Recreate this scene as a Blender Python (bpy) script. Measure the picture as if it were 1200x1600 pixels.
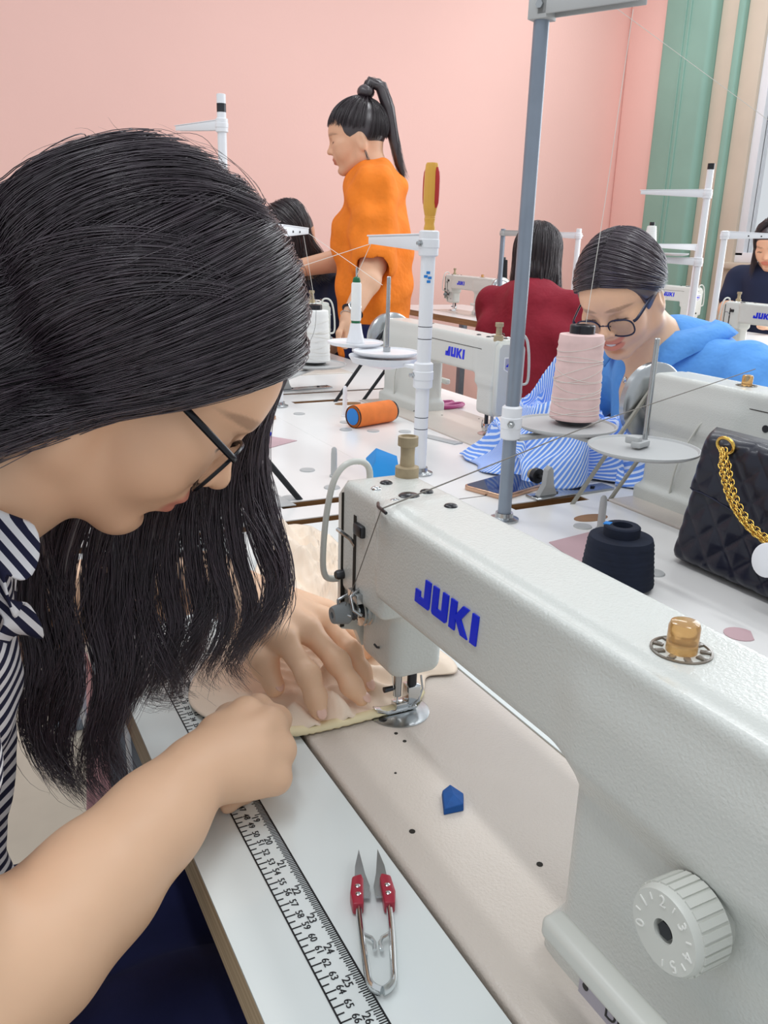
import bpy, bmesh, math, random
import numpy as np
from mathutils import Vector, Matrix
for o in list(bpy.data.objects): bpy.data.objects.remove(o)
SC = bpy.context.scene
COL = SC.collection
random.seed(7); RNG = np.random.default_rng(7)
# ------------------------------------------------------------------ camera
PITCH, ROLL, YAW, FPX = .311168, .030421, .484562, 1330.0
_f = Vector((math.sin(YAW)*math.cos(PITCH), math.cos(YAW)*math.cos(PITCH), -math.sin(PITCH)))
_r = Vector((math.cos(YAW), -math.sin(YAW), 0)); _u = _r.cross(_f)
_r2 = _r*math.cos(ROLL)+_u*math.sin(ROLL); _u2 = _u*math.cos(ROLL)-_r*math.sin(ROLL)
cd = bpy.data.cameras.new('camera'); cam = bpy.data.objects.new('camera', cd); COL.objects.link(cam)
cam.matrix_world = Matrix(((_r2.x,_u2.x,-_f.x,0),(_r2.y,_u2.y,-_f.y,0),(_r2.z,_u2.z,-_f.z,1.14),(0,0,0,1)))
cd.sensor_fit = 'HORIZONTAL'; cd.sensor_width = 36; cd.lens = 36*FPX/1200; cd.clip_start = .02
SC.camera = cam
# ------------------------------------------------------------------ world, lights, exposure
W = bpy.data.worlds.new('world'); SC.world = W; W.use_nodes = True
W.node_tree.nodes['Background'].inputs[0].default_value = (.90, .95, 1, 1)
W.node_tree.nodes['Background'].inputs[1].default_value = .76
def area(name, loc, size, power, rot=(0,0,0), col=(1,1,1)):
    l = bpy.data.lights.new(name, 'AREA'); l.shape = 'RECTANGLE'; l.size, l.size_y = size; l.energy = power; l.color = col
    o = bpy.data.objects.new(name, l); COL.objects.link(o); o.location = loc; o.rotation_euler = rot
    return o
for lx, ly in ((-.2, .3), (-.2, 2.2), (1.85, .6), (1.85, 3.0), (3.6, 1.6), (3.6, 3.8)):
    area('tube_light', (lx, ly, 3.05), (.16, 1.5), 14.5, col=(.95, .98, 1))
area('window_light', (4.25, 2.2, 1.75), (2.6, 1.8), 60, rot=(0, math.radians(90), 0), col=(.95, .98, 1))
SC.view_settings.view_transform = 'Standard'; SC.view_settings.look = 'None'
SC.view_settings.gamma = 1; SC.view_settings.use_curve_mapping = False
SC.view_settings.exposure = -0.05
# ------------------------------------------------------------------ materials
def lin(c):
    if isinstance(c, str): c = [int(c[i:i+2], 16)/255 for i in (0, 2, 4)]
    return tuple(((x/12.92) if x <= .04045 else ((x+.055)/1.055)**2.4) for x in c)
MATS = {}
def mat(name, col, rough=.5, metal=0., bump=None, var=.04, vscale=9., col2=None, trans=0., ior=1.45, alpha=1., coat=0., emit=0., attr=False, sss=0., stripes=None, sheen=0.):
    """procedural material: base colour with faint noise variation, optional bump (scale, strength, distance)"""
    m = bpy.data.materials.new(name); m.use_nodes = True; nt = m.node_tree; N = nt.nodes; L = nt.links
    b = N['Principled BSDF']; c = lin(col)
    b.inputs['Roughness'].default_value = rough; b.inputs['Metallic'].default_value = metal
    b.inputs['Transmission Weight'].default_value = trans; b.inputs['IOR'].default_value = ior
    b.inputs['Alpha'].default_value = alpha; b.inputs['Coat Weight'].default_value = coat
    b.inputs['Sheen Weight'].default_value = sheen
    if sss:
        b.inputs['Subsurface Weight'].default_value = sss; b.inputs['Subsurface Radius'].default_value = (.012, .005, .003); b.inputs['Subsurface Scale'].default_value = .6
    tc = N.new('ShaderNodeTexCoord')
    n = N.new('ShaderNodeTexNoise'); n.inputs['Scale'].default_value = vscale; n.inputs['Detail'].default_value = 4
    L.new(tc.outputs['Object'], n.inputs['Vector'])
    mix = N.new('ShaderNodeMix'); mix.data_type = 'RGBA'
    c2 = lin(col2) if col2 else tuple(max(0, x*(1-var*3)) for x in c)
    mix.inputs[6].default_value = (*c, 1); mix.inputs[7].default_value = (*c2, 1)
    rmp = N.new('ShaderNodeMapRange'); rmp.inputs[1].default_value = .35; rmp.inputs[2].default_value = .75
    L.new(n.outputs['Fac'], rmp.inputs[0]); L.new(rmp.outputs[0], mix.inputs[0])
    out = mix.outputs[2]
    if attr:
        a = N.new('ShaderNodeAttribute'); a.attribute_name = 'tint'
        mu = N.new('ShaderNodeMix'); mu.data_type = 'RGBA'; mu.blend_type = 'MULTIPLY'; mu.inputs[0].default_value = 1
        L.new(out, mu.inputs[6]); L.new(a.outputs['Color'], mu.inputs[7]); out = mu.outputs[2]
    if stripes:      # (axis vector, period, duty, colour)
        ax, per, duty, sc_ = stripes
        at = N.new('ShaderNodeAttribute'); at.attribute_name = 'strip'
        mt = N.new('ShaderNodeMath'); mt.operation = 'MULTIPLY'; mt.inputs[1].default_value = 1/per
        fr = N.new('ShaderNodeMath'); fr.operation = 'FRACT'; gt = N.new('ShaderNodeMath'); gt.operation = 'LESS_THAN'; gt.inputs[1].default_value = duty
        L.new(at.outputs['Fac'], mt.inputs[0]); L.new(mt.outputs[0], fr.inputs[0]); L.new(fr.outputs[0], gt.inputs[0])
        mx = N.new('ShaderNodeMix'); mx.data_type = 'RGBA'; L.new(gt.outputs[0], mx.inputs[0]); L.new(out, mx.inputs[6]); mx.inputs[7].default_value = (*lin(sc_), 1)
        out = mx.outputs[2]
    L.new(out, b.inputs['Base Color'])
    if emit:
        L.new(out, b.inputs['Emission Color']); b.inputs['Emission Strength'].default_value = emit
    if bump:
        n2 = N.new('ShaderNodeTexNoise'); n2.inputs['Scale'].default_value = bump[0]; n2.inputs['Detail'].default_value = 3
        L.new(tc.outputs['Object'], n2.inputs['Vector'])
        bp = N.new('ShaderNodeBump'); bp.inputs['Strength'].default_value = bump[1]; bp.inputs['Distance'].default_value = bump[2]
        L.new(n2.outputs['Fac'], bp.inputs['Height']); L.new(bp.outputs[0], b.inputs['Normal'])
    MATS[name] = m; return m
def wood(name, c1, c2, scale=(3, 40, 40), rough=.5):
    m = mat(name, c1, rough); nt = m.node_tree
    tn = [x for x in nt.nodes if x.type == 'TEX_NOISE'][0]; mp = nt.nodes.new('ShaderNodeMapping'); mp.inputs['Scale'].default_value = scale
    tc = [x for x in nt.nodes if x.type == 'TEX_COORD'][0]
    nt.links.new(tc.outputs['Object'], mp.inputs[0]); nt.links.new(mp.outputs[0], tn.inputs['Vector']); tn.inputs['Scale'].default_value = 2
    mx = [x for x in nt.nodes if x.type == 'MIX'][0]; mx.inputs[7].default_value = (*lin(c2), 1)
    return m
mat('wall_pink', 'F4C6BC', .8, bump=(60, .05, .01), var=.012, vscale=1.3)
mat('wall_green', '8BB0A2', .55, var=.04, vscale=3)
mat('wall_beige', 'CFC0AE', .7, var=.03, vscale=3)
mat('floor_tile', 'C9BFAE', .35, var=.05, vscale=6)
mat('grout', 'A79D8E', .8)
mat('laminate', 'E3E9E8', .16, var=.012, vscale=4, bump=(7, .035, .01), coat=.2)
mat('laminate_far', 'EDEBE9', .25, var=.015, vscale=4)
wood('ply_edge', 'B9A78A', '8E795C', (2, 2, 160), .6)
wood('ply_brown', '9C7247', '6E4C2C', (2, 2, 120), .5)
mat('machine_paint', 'D2D4CF', .25, bump=(520, .36, .0015), var=.012, vscale=7)
mat('machine_smooth', 'D2D3CC', .3, var=.012)
mat('machine_bed', 'D5CBC1', .27, bump=(520, .35, .0014), var=.02, vscale=7)
mat('gap_dark', '2A2620', .8)
mat('steel', 'B9BCBE', .25, 1, var=.05, vscale=30)
mat('steel_bright', 'D9DCDD', .14, 1, var=.02, vscale=30)
mat('steel_dark', '4A4B4E', .35, 1, var=.1, vscale=30)
mat('rubber_grey', '84898B', .6)
mat('black_plastic', '1B1B22', .28, var=.05)
mat('black_rubber', '202126', .6)
mat('belt_grey', 'A9A69C', .6, var=.08)
mat('brass', 'B59A5B', .35, 1, var=.1, vscale=40)
mat('logo_blue', '0A2BDC', .35)
mat('logo_blue_soft', '2C67C8', .4)
mat('logo_badge', 'B9B7C4', .35, .3)
mat('white_plastic', 'E9EAEE', .35, var=.012)
mat('grey_plastic', 'B9BABA', .45, var=.03)
mat('grey_paint_pole', '8C96A4', .35, .35, var=.06, vscale=14)
mat('spool_wood', 'B4A283', .6, var=.12, vscale=60)
mat('amber', 'EDBE7C', .1, trans=.7, var=.02)
mat('amber_dark', '83786A', .2, trans=.15, var=.15, vscale=90)
mat('clear_plastic', 'F1E7D8', .05, trans=1., var=0)
mat('dial_print', 'F3F3EE', .5)
mat('ruler_ink', '15151A', .5)
mat('thread_white', 'F0F0EE', .8, bump=(500, .25, .001))
mat('thread_pink', 'EDCCC8', .85, var=.05, vscale=30)
mat('thread_navy', '131B2E', .9, var=.1, vscale=60)
mat('thread_orange', 'F0823A', .8, var=.05, vscale=40)
mat('thread_black', '17171C', .9)
mat('thread_line', 'E8E4DC', .7)
mat('thread_dark', '77716A', .7)
mat('sticker_blue', '1E7FD0', .4)
mat('green_cap', '1F6B45', .4)
mat('screw_yellow', 'E0A844', .35, var=.06)
mat('screw_red', 'B82C2A', .35)
mat('red_plastic', 'A5283C', .3)
mat('chalk_blue', '14539B', .75, var=.08, vscale=120)
mat('cloth_blue_solid', '1787CE', .8)
mat('phone_gold', 'D6AE93', .25, .8)
mat('phone_screen', '16234E', .06, var=.02)
mat('phone_brown', '6E4F48', .2)
mat('paper_pink', 'C9A9AE', .7)
mat('leather', '121426', .36, bump=(160, .12, .002), var=.05, vscale=30, coat=.15)
mat('leather_thread', '1F2238', .6)
mat('gold', 'E3BC62', .2, 1, var=.04, vscale=60)
mat('scissor_pink', 'B0467E', .4)
mat('fabric_peach', 'F6E2CD', .85, bump=(900, .12, .0006), var=.03, vscale=14, sheen=.2)
mat('fabric_cream', 'F2E4BC', .85, bump=(900, .12, .0006), var=.03, vscale=14)
mat('fabric_striped', '6E9CF0', .85, stripes=((1,0,0), .0085, .42, 'DCE6FA'), var=.03)
mat('fabric_pinkish', 'E2ADB0', .9, var=.08, vscale=12)
mat('glass_window', 'FFFFFF', .05, trans=1., ior=1.1, var=0)
# ------------------------------------------------------------------ mesh helpers
def setp(o, label=None, cat=None, group=None, kind=None):
    if label: o['label'] = label
    if cat: o['category'] = cat
    if group: o['group'] = group
    if kind: o['kind'] = kind
    return o
def empty(name, loc=(0, 0, 0), rz=0., label=None, cat=None, group=None):
    o = bpy.data.objects.new(name, None); COL.objects.link(o); o.location = loc; o.rotation_euler = (0, 0, rz); o.empty_display_size = .05
    return setp(o, label, cat, group)
def obj(name, me, material=None, parent=None, smooth=35):
    if material is not None:
        me.materials.clear(); me.materials.append(MATS[material] if isinstance(material, str) else material)
    if smooth:
        me.polygons.foreach_set('use_smooth', [True]*len(me.polygons))
        if smooth < 180: me.set_sharp_from_angle(angle=math.radians(smooth))
    o = bpy.data.objects.new(name, me); COL.objects.link(o)
    if parent is not None: o.parent = parent
    return o
def kids(o): return [c for c in bpy.data.objects if c.parent == o]
def copy_tree(o, parent=None):
    c = o.copy(); COL.objects.link(c); c.parent = parent
    for ch in kids(o): copy_tree(ch, c)
    return c
def frame_from(d, up=(0, 0, 1)):
    d = Vector(d).normalized(); u = Vector(up)
    if abs(d.dot(u)) > .98: u = Vector((1, 0, 0))
    a = u.cross(d).normalized(); b = d.cross(a)
    return a, b, d
class MB:
    def __init__(s): s.v = []; s.f = []
    def add(s, vs, fs):
        n = len(s.v); s.v += [tuple(p) for p in vs]; s.f += [tuple(i+n for i in f) for f in fs]; return s
    def box(s, x0, x1, y0, y1, z0, z1):
        return s.add([(x0,y0,z0),(x1,y0,z0),(x1,y1,z0),(x0,y1,z0),(x0,y0,z1),(x1,y0,z1),(x1,y1,z1),(x0,y1,z1)],
                     [(0,3,2,1),(4,5,6,7),(0,1,5,4),(1,2,6,5),(2,3,7,6),(3,0,4,7)])
    def obox(s, c, size, rot):      # oriented box; rot = Matrix 3x3
        h = [x/2 for x in size]; c = Vector(c)
        vs = [c+rot@Vector((sx*h[0], sy*h[1], sz*h[2])) for sz in (-1,1) for sy in (-1,1) for sx in (-1,1)]
        return s.add(vs, [(0,2,3,1),(4,5,7,6),(0,1,5,4),(1,3,7,5),(3,2,6,7),(2,0,4,6)])
    def prism(s, pts, a, b, axis='z', inset=0., bev=0.):
        """polygon outline extruded along axis from a to b; bev rounds the b side"""
        def mk(p, t): return {'z': (p[0], p[1], t), 'x': (t, p[0], p[1]), 'y': (p[0], t, p[1])}[axis]
        n = len(pts); rings = [[mk(p, a) for p in pts]]
        if bev:
            cx = sum(p[0] for p in pts)/n; cy = sum(p[1] for p in pts)/n
            sg = 1 if b > a else -1
            rings.append([mk(p, b-sg*bev) for p in pts])
            def inn(p):
                d = math.hypot(p[0]-cx, p[1]-cy); k = max(.2, 1-bev/d) if d else 1
                return (cx+(p[0]-cx)*k, cy+(p[1]-cy)*k)
            rings.append([mk(inn(p), b) for p in pts])
        else: rings.append([mk(p, b) for p in pts])
        vs = [p for r in rings for p in r]; fs = []
        for k in range(len(rings)-1):
            for i in range(n):
                j = (i+1) % n; fs.append((k*n+i, k*n+j, (k+1)*n+j, (k+1)*n+i))
        fs.append(tuple(range(n))[::-1]); fs.append(tuple(range((len(rings)-1)*n, len(rings)*n)))
        return s.add(vs, fs)
    def lathe(s, prof, seg=24, o=(0, 0, 0), d=(0, 0, 1), close=True):
        a, b, d = frame_from(d); o = Vector(o); vs = []; fs = []
        for (r, z) in prof:
            for i in range(seg):
                t = 2*math.pi*i/seg; vs.append(o+d*z+a*(r*math.cos(t))+b*(r*math.sin(t)))
        m = len(prof)
        for k in range(m-1):
            for i in range(seg):
                j = (i+1) % seg; fs.append((k*seg+i, k*seg+j, (k+1)*seg+j, (k+1)*seg+i))
        if close: fs.append(tuple(range(seg))[::-1]); fs.append(tuple(range((m-1)*seg, m*seg)))
        return s.add(vs, fs)
    def tube(s, path, r, seg=8, closed=False, flat=1., up=(0, 0, 1)):
        P = [Vector(p) for p in path]; n = len(P); rr = r if hasattr(r, '__len__') else [r]*n
        vs = []; fs = []; ua = None
        for i in range(n):
            t = (P[(i+1) % n]-P[i-1]) if closed else (P[min(i+1, n-1)]-P[max(i-1, 0)])
            t.normalize()
            if ua is None: a, b, _ = frame_from(t, up)
            else:
                a = ua-t*ua.dot(t)
                if a.length < 1e-5: a, b, _ = frame_from(t, up)
                a.normalize(); b = t.cross(a)
            ua = a
            for k in range(seg):
                an = 2*math.pi*k/seg; vs.append(P[i]+a*(rr[i]*math.cos(an))+b*(rr[i]*flat*math.sin(an)))
        for i in range(n if closed else n-1):
            j = (i+1) % n
            for k in range(seg):
                l = (k+1) % seg; fs.append((i*seg+k, i*seg+l, j*seg+l, j*seg+k))
        if not closed: fs.append(tuple(range(seg))[::-1]); fs.append(tuple(range((n-1)*seg, n*seg)))
        return s.add(vs, fs)
    def ell(s, c, r, seg=16, rings=10, rot=None):
        c = Vector(c); vs = [];
        for i in range(rings+1):
            ph = math.pi*i/rings
            for k in range(seg):
                t = 2*math.pi*k/seg; p = Vector((r[0]*math.sin(ph)*math.cos(t), r[1]*math.sin(ph)*math.sin(t), -r[2]*math.cos(ph)))
                vs.append(c+(rot@p if rot else p))
        fs = [(i*seg+k, i*seg+(k+1) % seg, (i+1)*seg+(k+1) % seg, (i+1)*seg+k) for i in range(rings) for k in range(seg)]
        return s.add(vs, fs)
    def mesh(s, name):
        me = bpy.data.meshes.new(name); me.from_pydata(s.v, [], s.f); me.validate(); me.update(); return me
    def build(s, name, material, parent=None, smooth=35, bevel=0., bseg=2):
        me = s.mesh(name)
        bm = bmesh.new(); bm.from_mesh(me); bmesh.ops.remove_doubles(bm, verts=bm.verts, dist=1e-6)
        bmesh.ops.recalc_face_normals(bm, faces=bm.faces)
        if bevel:
            es = [e for e in bm.edges if len(e.link_faces) == 2 and e.calc_face_angle(0) > math.radians(40)]
            bmesh.ops.bevel(bm, geom=es, offset=bevel, segments=bseg, affect='EDGES', profile=.5, clamp_overlap=True)
        bm.to_mesh(me); bm.free()
        return obj(name, me, material, parent, smooth)
def circ(cx, cy, r, n=24, a0=0., a1=2*math.pi):
    return [(cx+r*math.cos(a0+(a1-a0)*i/n), cy+r*math.sin(a0+(a1-a0)*i/n)) for i in range(n)]
def rrect(x0, x1, y0, y1, r, n=4):
    out = []
    for cx, cy, a in ((x1-r, y1-r, 0), (x0+r, y1-r, 90), (x0+r, y0+r, 180), (x1-r, y0+r, 270)):
        for i in range(n+1):
            t = math.radians(a+90*i/n); out.append((cx+r*math.cos(t), cy+r*math.sin(t)))
    return out
def catmull(P, n=8, closed=False):
    P = [Vector(p) for p in P]; out = []; m = len(P)
    for i in range(m if closed else m-1):
        g = (lambda k: P[k % m]) if closed else (lambda k: P[min(max(k, 0), m-1)])
        a, b, c, d = g(i-1), g(i), g(i+1), g(i+2)
        for j in range(n):
            t = j/n; out.append(.5*((2*b)+(c-a)*t+(2*a-5*b+4*c-d)*t*t+(3*b-a-3*c+d)*t**3))
    if not closed: out.append(P[-1])
    return out
def text_mesh(body, size, depth=.0004, align='CENTER', bold=0.):
    cu = bpy.data.curves.new('txt', 'FONT'); cu.body = body; cu.size = size; cu.extrude = depth/2; cu.align_x = align; cu.align_y = 'CENTER'; cu.offset = bold; cu.resolution_u = 3
    o = bpy.data.objects.new('txt', cu); COL.objects.link(o)
    dg = bpy.context.evaluated_depsgraph_get(); me = bpy.data.meshes.new_from_object(o.evaluated_get(dg))
    bpy.data.objects.remove(o); bpy.data.curves.remove(cu); return me
# ------------------------------------------------------------------ signed-distance modelling (numpy) with surface nets
class SDF:
    """smooth union of primitives on a voxel grid; every primitive only touches its own neighbourhood"""
    def __init__(s, lo, hi, h):
        s.h = h; s.lo = np.array(lo, np.float32); s.n = np.ceil((np.array(hi)-np.array(lo))/h).astype(int)+1
        s.g = np.full(s.n, .05, np.float32)
    def _loc(s, lo, hi, pad):
        i0 = np.maximum(0, np.floor((np.array(lo)-pad-s.lo)/s.h).astype(int)); i1 = np.minimum(s.n, np.ceil((np.array(hi)+pad-s.lo)/s.h).astype(int)+1)
        if np.any(i1 <= i0): return None
        ax = [s.lo[k]+s.h*np.arange(i0[k], i1[k], dtype=np.float32) for k in range(3)]
        return tuple(slice(a, b) for a, b in zip(i0, i1)), np.meshgrid(*ax, indexing='ij', sparse=True)
    def _put(s, sl, d, k, op):
        g = s.g[sl]
        if op == 'add':
            if k: h = np.clip(.5+.5*(g-d)/k, 0, 1); r = g*(1-h)+d*h-k*h*(1-h)
            else: r = np.minimum(g, d)
        else:
            d = -d
            if k: h = np.clip(.5-.5*(g-d)/k, 0, 1); r = g*(1-h)+d*h+k*h*(1-h)
            else: r = np.maximum(g, d)
        s.g[sl] = r
    def cone(s, a, b, r1, r2, k=.01, op='add', flat=None):
        a = np.array(a, np.float32); b = np.array(b, np.float32); R = max(r1, r2)
        q = s._loc(np.minimum(a, b)-R, np.maximum(a, b)+R, k+.012)
        if q is None: return s
        sl, (X, Y, Z) = q; d = b-a; L2 = float(d@d)+1e-12
        t = np.clip(((X-a[0])*d[0]+(Y-a[1])*d[1]+(Z-a[2])*d[2])/L2, 0, 1)
        dx, dy, dz = X-a[0]-t*d[0], Y-a[1]-t*d[1], Z-a[2]-t*d[2]
        if flat is not None:      # (direction, factor): squash the section along a direction
            u = np.array(flat[0], np.float32); u /= np.linalg.norm(u); w = dx*u[0]+dy*u[1]+dz*u[2]; e = (1/flat[1]-1)
            dx, dy, dz = dx+w*u[0]*e, dy+w*u[1]*e, dz+w*u[2]*e
        dist = np.sqrt(dx*dx+dy*dy+dz*dz)-(r1+(r2-r1)*t)
        s._put(sl, dist, k, op); return s
    def chain(s, pts, rs, k=.01, op='add', flat=None):
        for i in range(len(pts)-1): s.cone(pts[i], pts[i+1], rs[i], rs[i+1], k, op, flat)
        return s
    def ell(s, c, r, k=.01, op='add', rot=None):
        c = np.array(c, np.float32); r = np.array(r, np.float32); R = float(max(r))
        q = s._loc(c-R, c+R, k+.012)
        if q is None: return s
        sl, (X, Y, Z) = q; X = X-c[0]; Y = Y-c[1]; Z = Z-c[2]
        if rot is not None:
            M = np.array(rot, np.float32)      # columns = local axes
            X, Y, Z = X*M[0, 0]+Y*M[1, 0]+Z*M[2, 0], X*M[0, 1]+Y*M[1, 1]+Z*M[2, 1], X*M[0, 2]+Y*M[1, 2]+Z*M[2, 2]
        k0 = np.sqrt((X/r[0])**2+(Y/r[1])**2+(Z/r[2])**2); k1 = np.sqrt((X/r[0]**2)**2+(Y/r[1]**2)**2+(Z/r[2]**2)**2)+1e-9
        s._put(sl, k0*(k0-1)/k1, k, op); return s
    def box(s, c, half, rad=.0, k=.0, op='add', rot=None, ext=0.):
        c = np.array(c, np.float32); hf = np.array(half, np.float32); R = float(np.linalg.norm(hf)) if rot is not None else hf
        q = s._loc(c-R, c+R, k+.012+ext)
        if q is None: return s
        sl, (X, Y, Z) = q; X = X-c[0]; Y = Y-c[1]; Z = Z-c[2]
        if rot is not None:
            M = np.array(rot, np.float32)
            X, Y, Z = X*M[0, 0]+Y*M[1, 0]+Z*M[2, 0], X*M[0, 1]+Y*M[1, 1]+Z*M[2, 1], X*M[0, 2]+Y*M[1, 2]+Z*M[2, 2]
        qx, qy, qz = np.abs(X)-hf[0]+rad, np.abs(Y)-hf[1]+rad, np.abs(Z)-hf[2]+rad
        o = np.sqrt(np.maximum(qx, 0)**2+np.maximum(qy, 0)**2+np.maximum(qz, 0)**2)+np.minimum(np.maximum(np.maximum(qx, qy), qz), 0)-rad
        s._put(sl, o, k, op); return s
    def cut(s, p, n, k=.0):      # remove everything on the side n points to
        X, Y, Z = np.meshgrid(*[s.lo[i]+s.h*np.arange(s.n[i], dtype=np.float32) for i in range(3)], indexing='ij', sparse=True)
        n = np.array(n, np.float32); n /= np.linalg.norm(n)
        d = (X-p[0])*n[0]+(Y-p[1])*n[1]+(Z-p[2])*n[2]; s.g = np.maximum(s.g, d); return s
    def wobble(s, amp, freq, seed=0):
        X, Y, Z = np.meshgrid(*[s.lo[i]+s.h*np.arange(s.n[i], dtype=np.float32) for i in range(3)], indexing='ij', sparse=True)
        r = np.random.default_rng(seed); acc = 0
        for i in range(5):
            k = r.normal(size=3); k *= freq*(.6+.5*i)/np.linalg.norm(k); acc = acc+np.sin(k[0]*X+k[1]*Y+k[2]*Z+r.uniform(0, 6.28))/(1+.35*i)
        s.g = s.g+amp*.45*acc; return s
    def verts(s, smooth=2):
        g = s.g; n = g.shape
        # cap the borders so that every surface is closed
        for ax in range(3):
            for e in (0, -1):
                sl = [slice(None)]*3; sl[ax] = e; g[tuple(sl)] = np.maximum(g[tuple(sl)], .3*s.h)
        neg = g < 0
        cnt = np.zeros([k-1 for k in n], np.int8)
        for i in (0, 1):
            for j in (0, 1):
                for k in (0, 1): cnt += neg[i:n[0]-1+i, j:n[1]-1+j, k:n[2]-1+k]
        act = (cnt > 0) & (cnt < 8); idx = np.full(act.shape, -1, np.int64); C = np.argwhere(act); idx[act] = np.arange(len(C))
        acc = np.zeros((len(C), 3)); num = np.zeros(len(C))
        cor = [(i, j, k) for i in (0, 1) for j in (0, 1) for k in (0, 1)]
        val = {c: g[C[:, 0]+c[0], C[:, 1]+c[1], C[:, 2]+c[2]] for c in cor}
        for c in cor:
            for ax in range(3):
                if c[ax] == 0:
                    e = list(c); e[ax] = 1; e = tuple(e); a, b = val[c], val[e]; m = (a < 0) != (b < 0)
                    t = np.where(m, a/np.where(m, a-b, 1), 0); p = np.repeat(np.array([c], float), len(C), 0); p[:, ax] = t
                    acc[m] += p[m]; num[m] += 1
        V = (C+acc/num[:, None])*s.h+s.lo
        F = []
        for ax in range(3):
            u, v = (ax+1) % 3, (ax+2) % 3
            sl0 = [slice(1, -1)]*3; sl1 = [slice(1, -1)]*3; sl0[ax] = slice(0, -1); sl1[ax] = slice(1, None)
            a, b = neg[tuple(sl0)], neg[tuple(sl1)]; E = np.argwhere(a != b)
            off = np.ones(3, int); off[ax] = 0; E = E+off; fl = neg[E[:, 0], E[:, 1], E[:, 2]]
            def at(du, dv):
                q = E.copy(); q[:, u] -= du; q[:, v] -= dv; return idx[q[:, 0], q[:, 1], q[:, 2]]
            Q = np.stack([at(1, 1), at(0, 1), at(0, 0), at(1, 0)], 1); Q[~fl] = Q[~fl][:, ::-1]; F.append(Q)
        F = np.concatenate(F)
        for it in range(smooth):
            S = np.zeros_like(V); cn = np.zeros(len(V))
            for i in range(4):
                a, b = F[:, i], F[:, (i+1) % 4]
                for k in range(3): S[:, k] += np.bincount(a, V[b, k], len(V))+np.bincount(b, V[a, k], len(V))
                cn += np.bincount(a, minlength=len(V))+np.bincount(b, minlength=len(V))
            lap = S/cn[:, None]-V; V = V+lap*(.6 if it % 2 == 0 else .45)
        return V, F
def np_mesh(name, V, F, tint=None, strip=None):
    me = bpy.data.meshes.new(name); V = np.asarray(V, np.float32); F = np.asarray(F, np.int32); k = F.shape[1]
    me.vertices.add(len(V)); me.vertices.foreach_set('co', V.ravel()); me.loops.add(F.size); me.loops.foreach_set('vertex_index', F.ravel())
    me.polygons.add(len(F)); me.polygons.foreach_set('loop_start', np.arange(0, F.size, k, dtype=np.int32))
    me.update(calc_edges=True)
    if tint is not None:
        a = me.attributes.new('tint', 'FLOAT_COLOR', 'POINT'); t = np.ones((len(V), 4), np.float32); t[:, :3] = tint; a.data.foreach_set('color', t.ravel())
    if strip is not None:
        a = me.attributes.new('strip', 'FLOAT', 'POINT'); a.data.foreach_set('value', np.asarray(strip, np.float32))
    return me
# ------------------------------------------------------------------ the room
def struct(o): o['kind'] = 'structure'; return o
struct(MB().box(-3.2, 4.5, -1.6, 5.2, -.1, 0).build('floor', 'floor_tile'))
struct(MB().box(-3.2, 4.5, 5.05, 5.2, 0, 3.4).build('wall_back', 'wall_pink'))
wr = MB(); wr.box(4.42, 4.6, 4.66, 5.05, 0, 3.4)
struct(wr.build('wall_right', 'wall_pink', bevel=.03, bseg=4))
struct(MB().box(4.46, 4.6, -1.6, 4.66, 0, 1.06).build('wall_under_window', 'wall_beige'))
p = MB(); p.box(4.36, 4.6, 4.24, 4.66, 0, 3.4)
t1 = struct(p.build('trim_1', 'wall_green', bevel=.035, bseg=5))
p = MB(); p.box(4.352, 4.37, 4.42, 4.435, 0, 3.4); p.build('panel_bead', 'wall_green', t1, bevel=.004)
p = MB(); p.box(4.352, 4.37, 4.46, 4.47, 0, 3.4); p.build('panel_bead', 'wall_green', t1, bevel=.004)
struct(MB().box(4.42, 4.6, 4.10, 4.24, 0, 3.4).build('trim_2', 'wall_beige', bevel=.01))
struct(MB().box(4.40, 4.6, 4.045, 4.10, 0, 3.4).build('trim_3', 'wall_green', bevel=.015, bseg=3))
struct(MB().box(4.43, 4.6, 3.90, 4.045, 0, 3.4).build('trim_4', 'wall_beige', bevel=.01))
win = MB()
for y0, y1 in ((3.84, 3.90), (2.9, 2.96), (1.9, 1.96), (.9, .96)): win.box(4.45, 4.53, y0, y1, 1.1, 3.2)
win.box(4.45, 4.53, .9, 3.9, 3.14, 3.2); win.box(4.45, 4.53, .9, 3.9, 1.06, 1.12)
w1 = struct(win.build('window_1', 'white_plastic', bevel=.004))
for y0, y1 in ((2.96, 3.84), (1.96, 2.9), (.96, 1.9)):
    MB().box(4.486, 4.492, y0, y1, 1.12, 3.14).build('pane', 'glass_window', w1)
MB().box(4.38, 4.5, .85, 3.95, 1.02, 1.06).build('window_sill', 'wall_beige', w1, bevel=.01)
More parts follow.
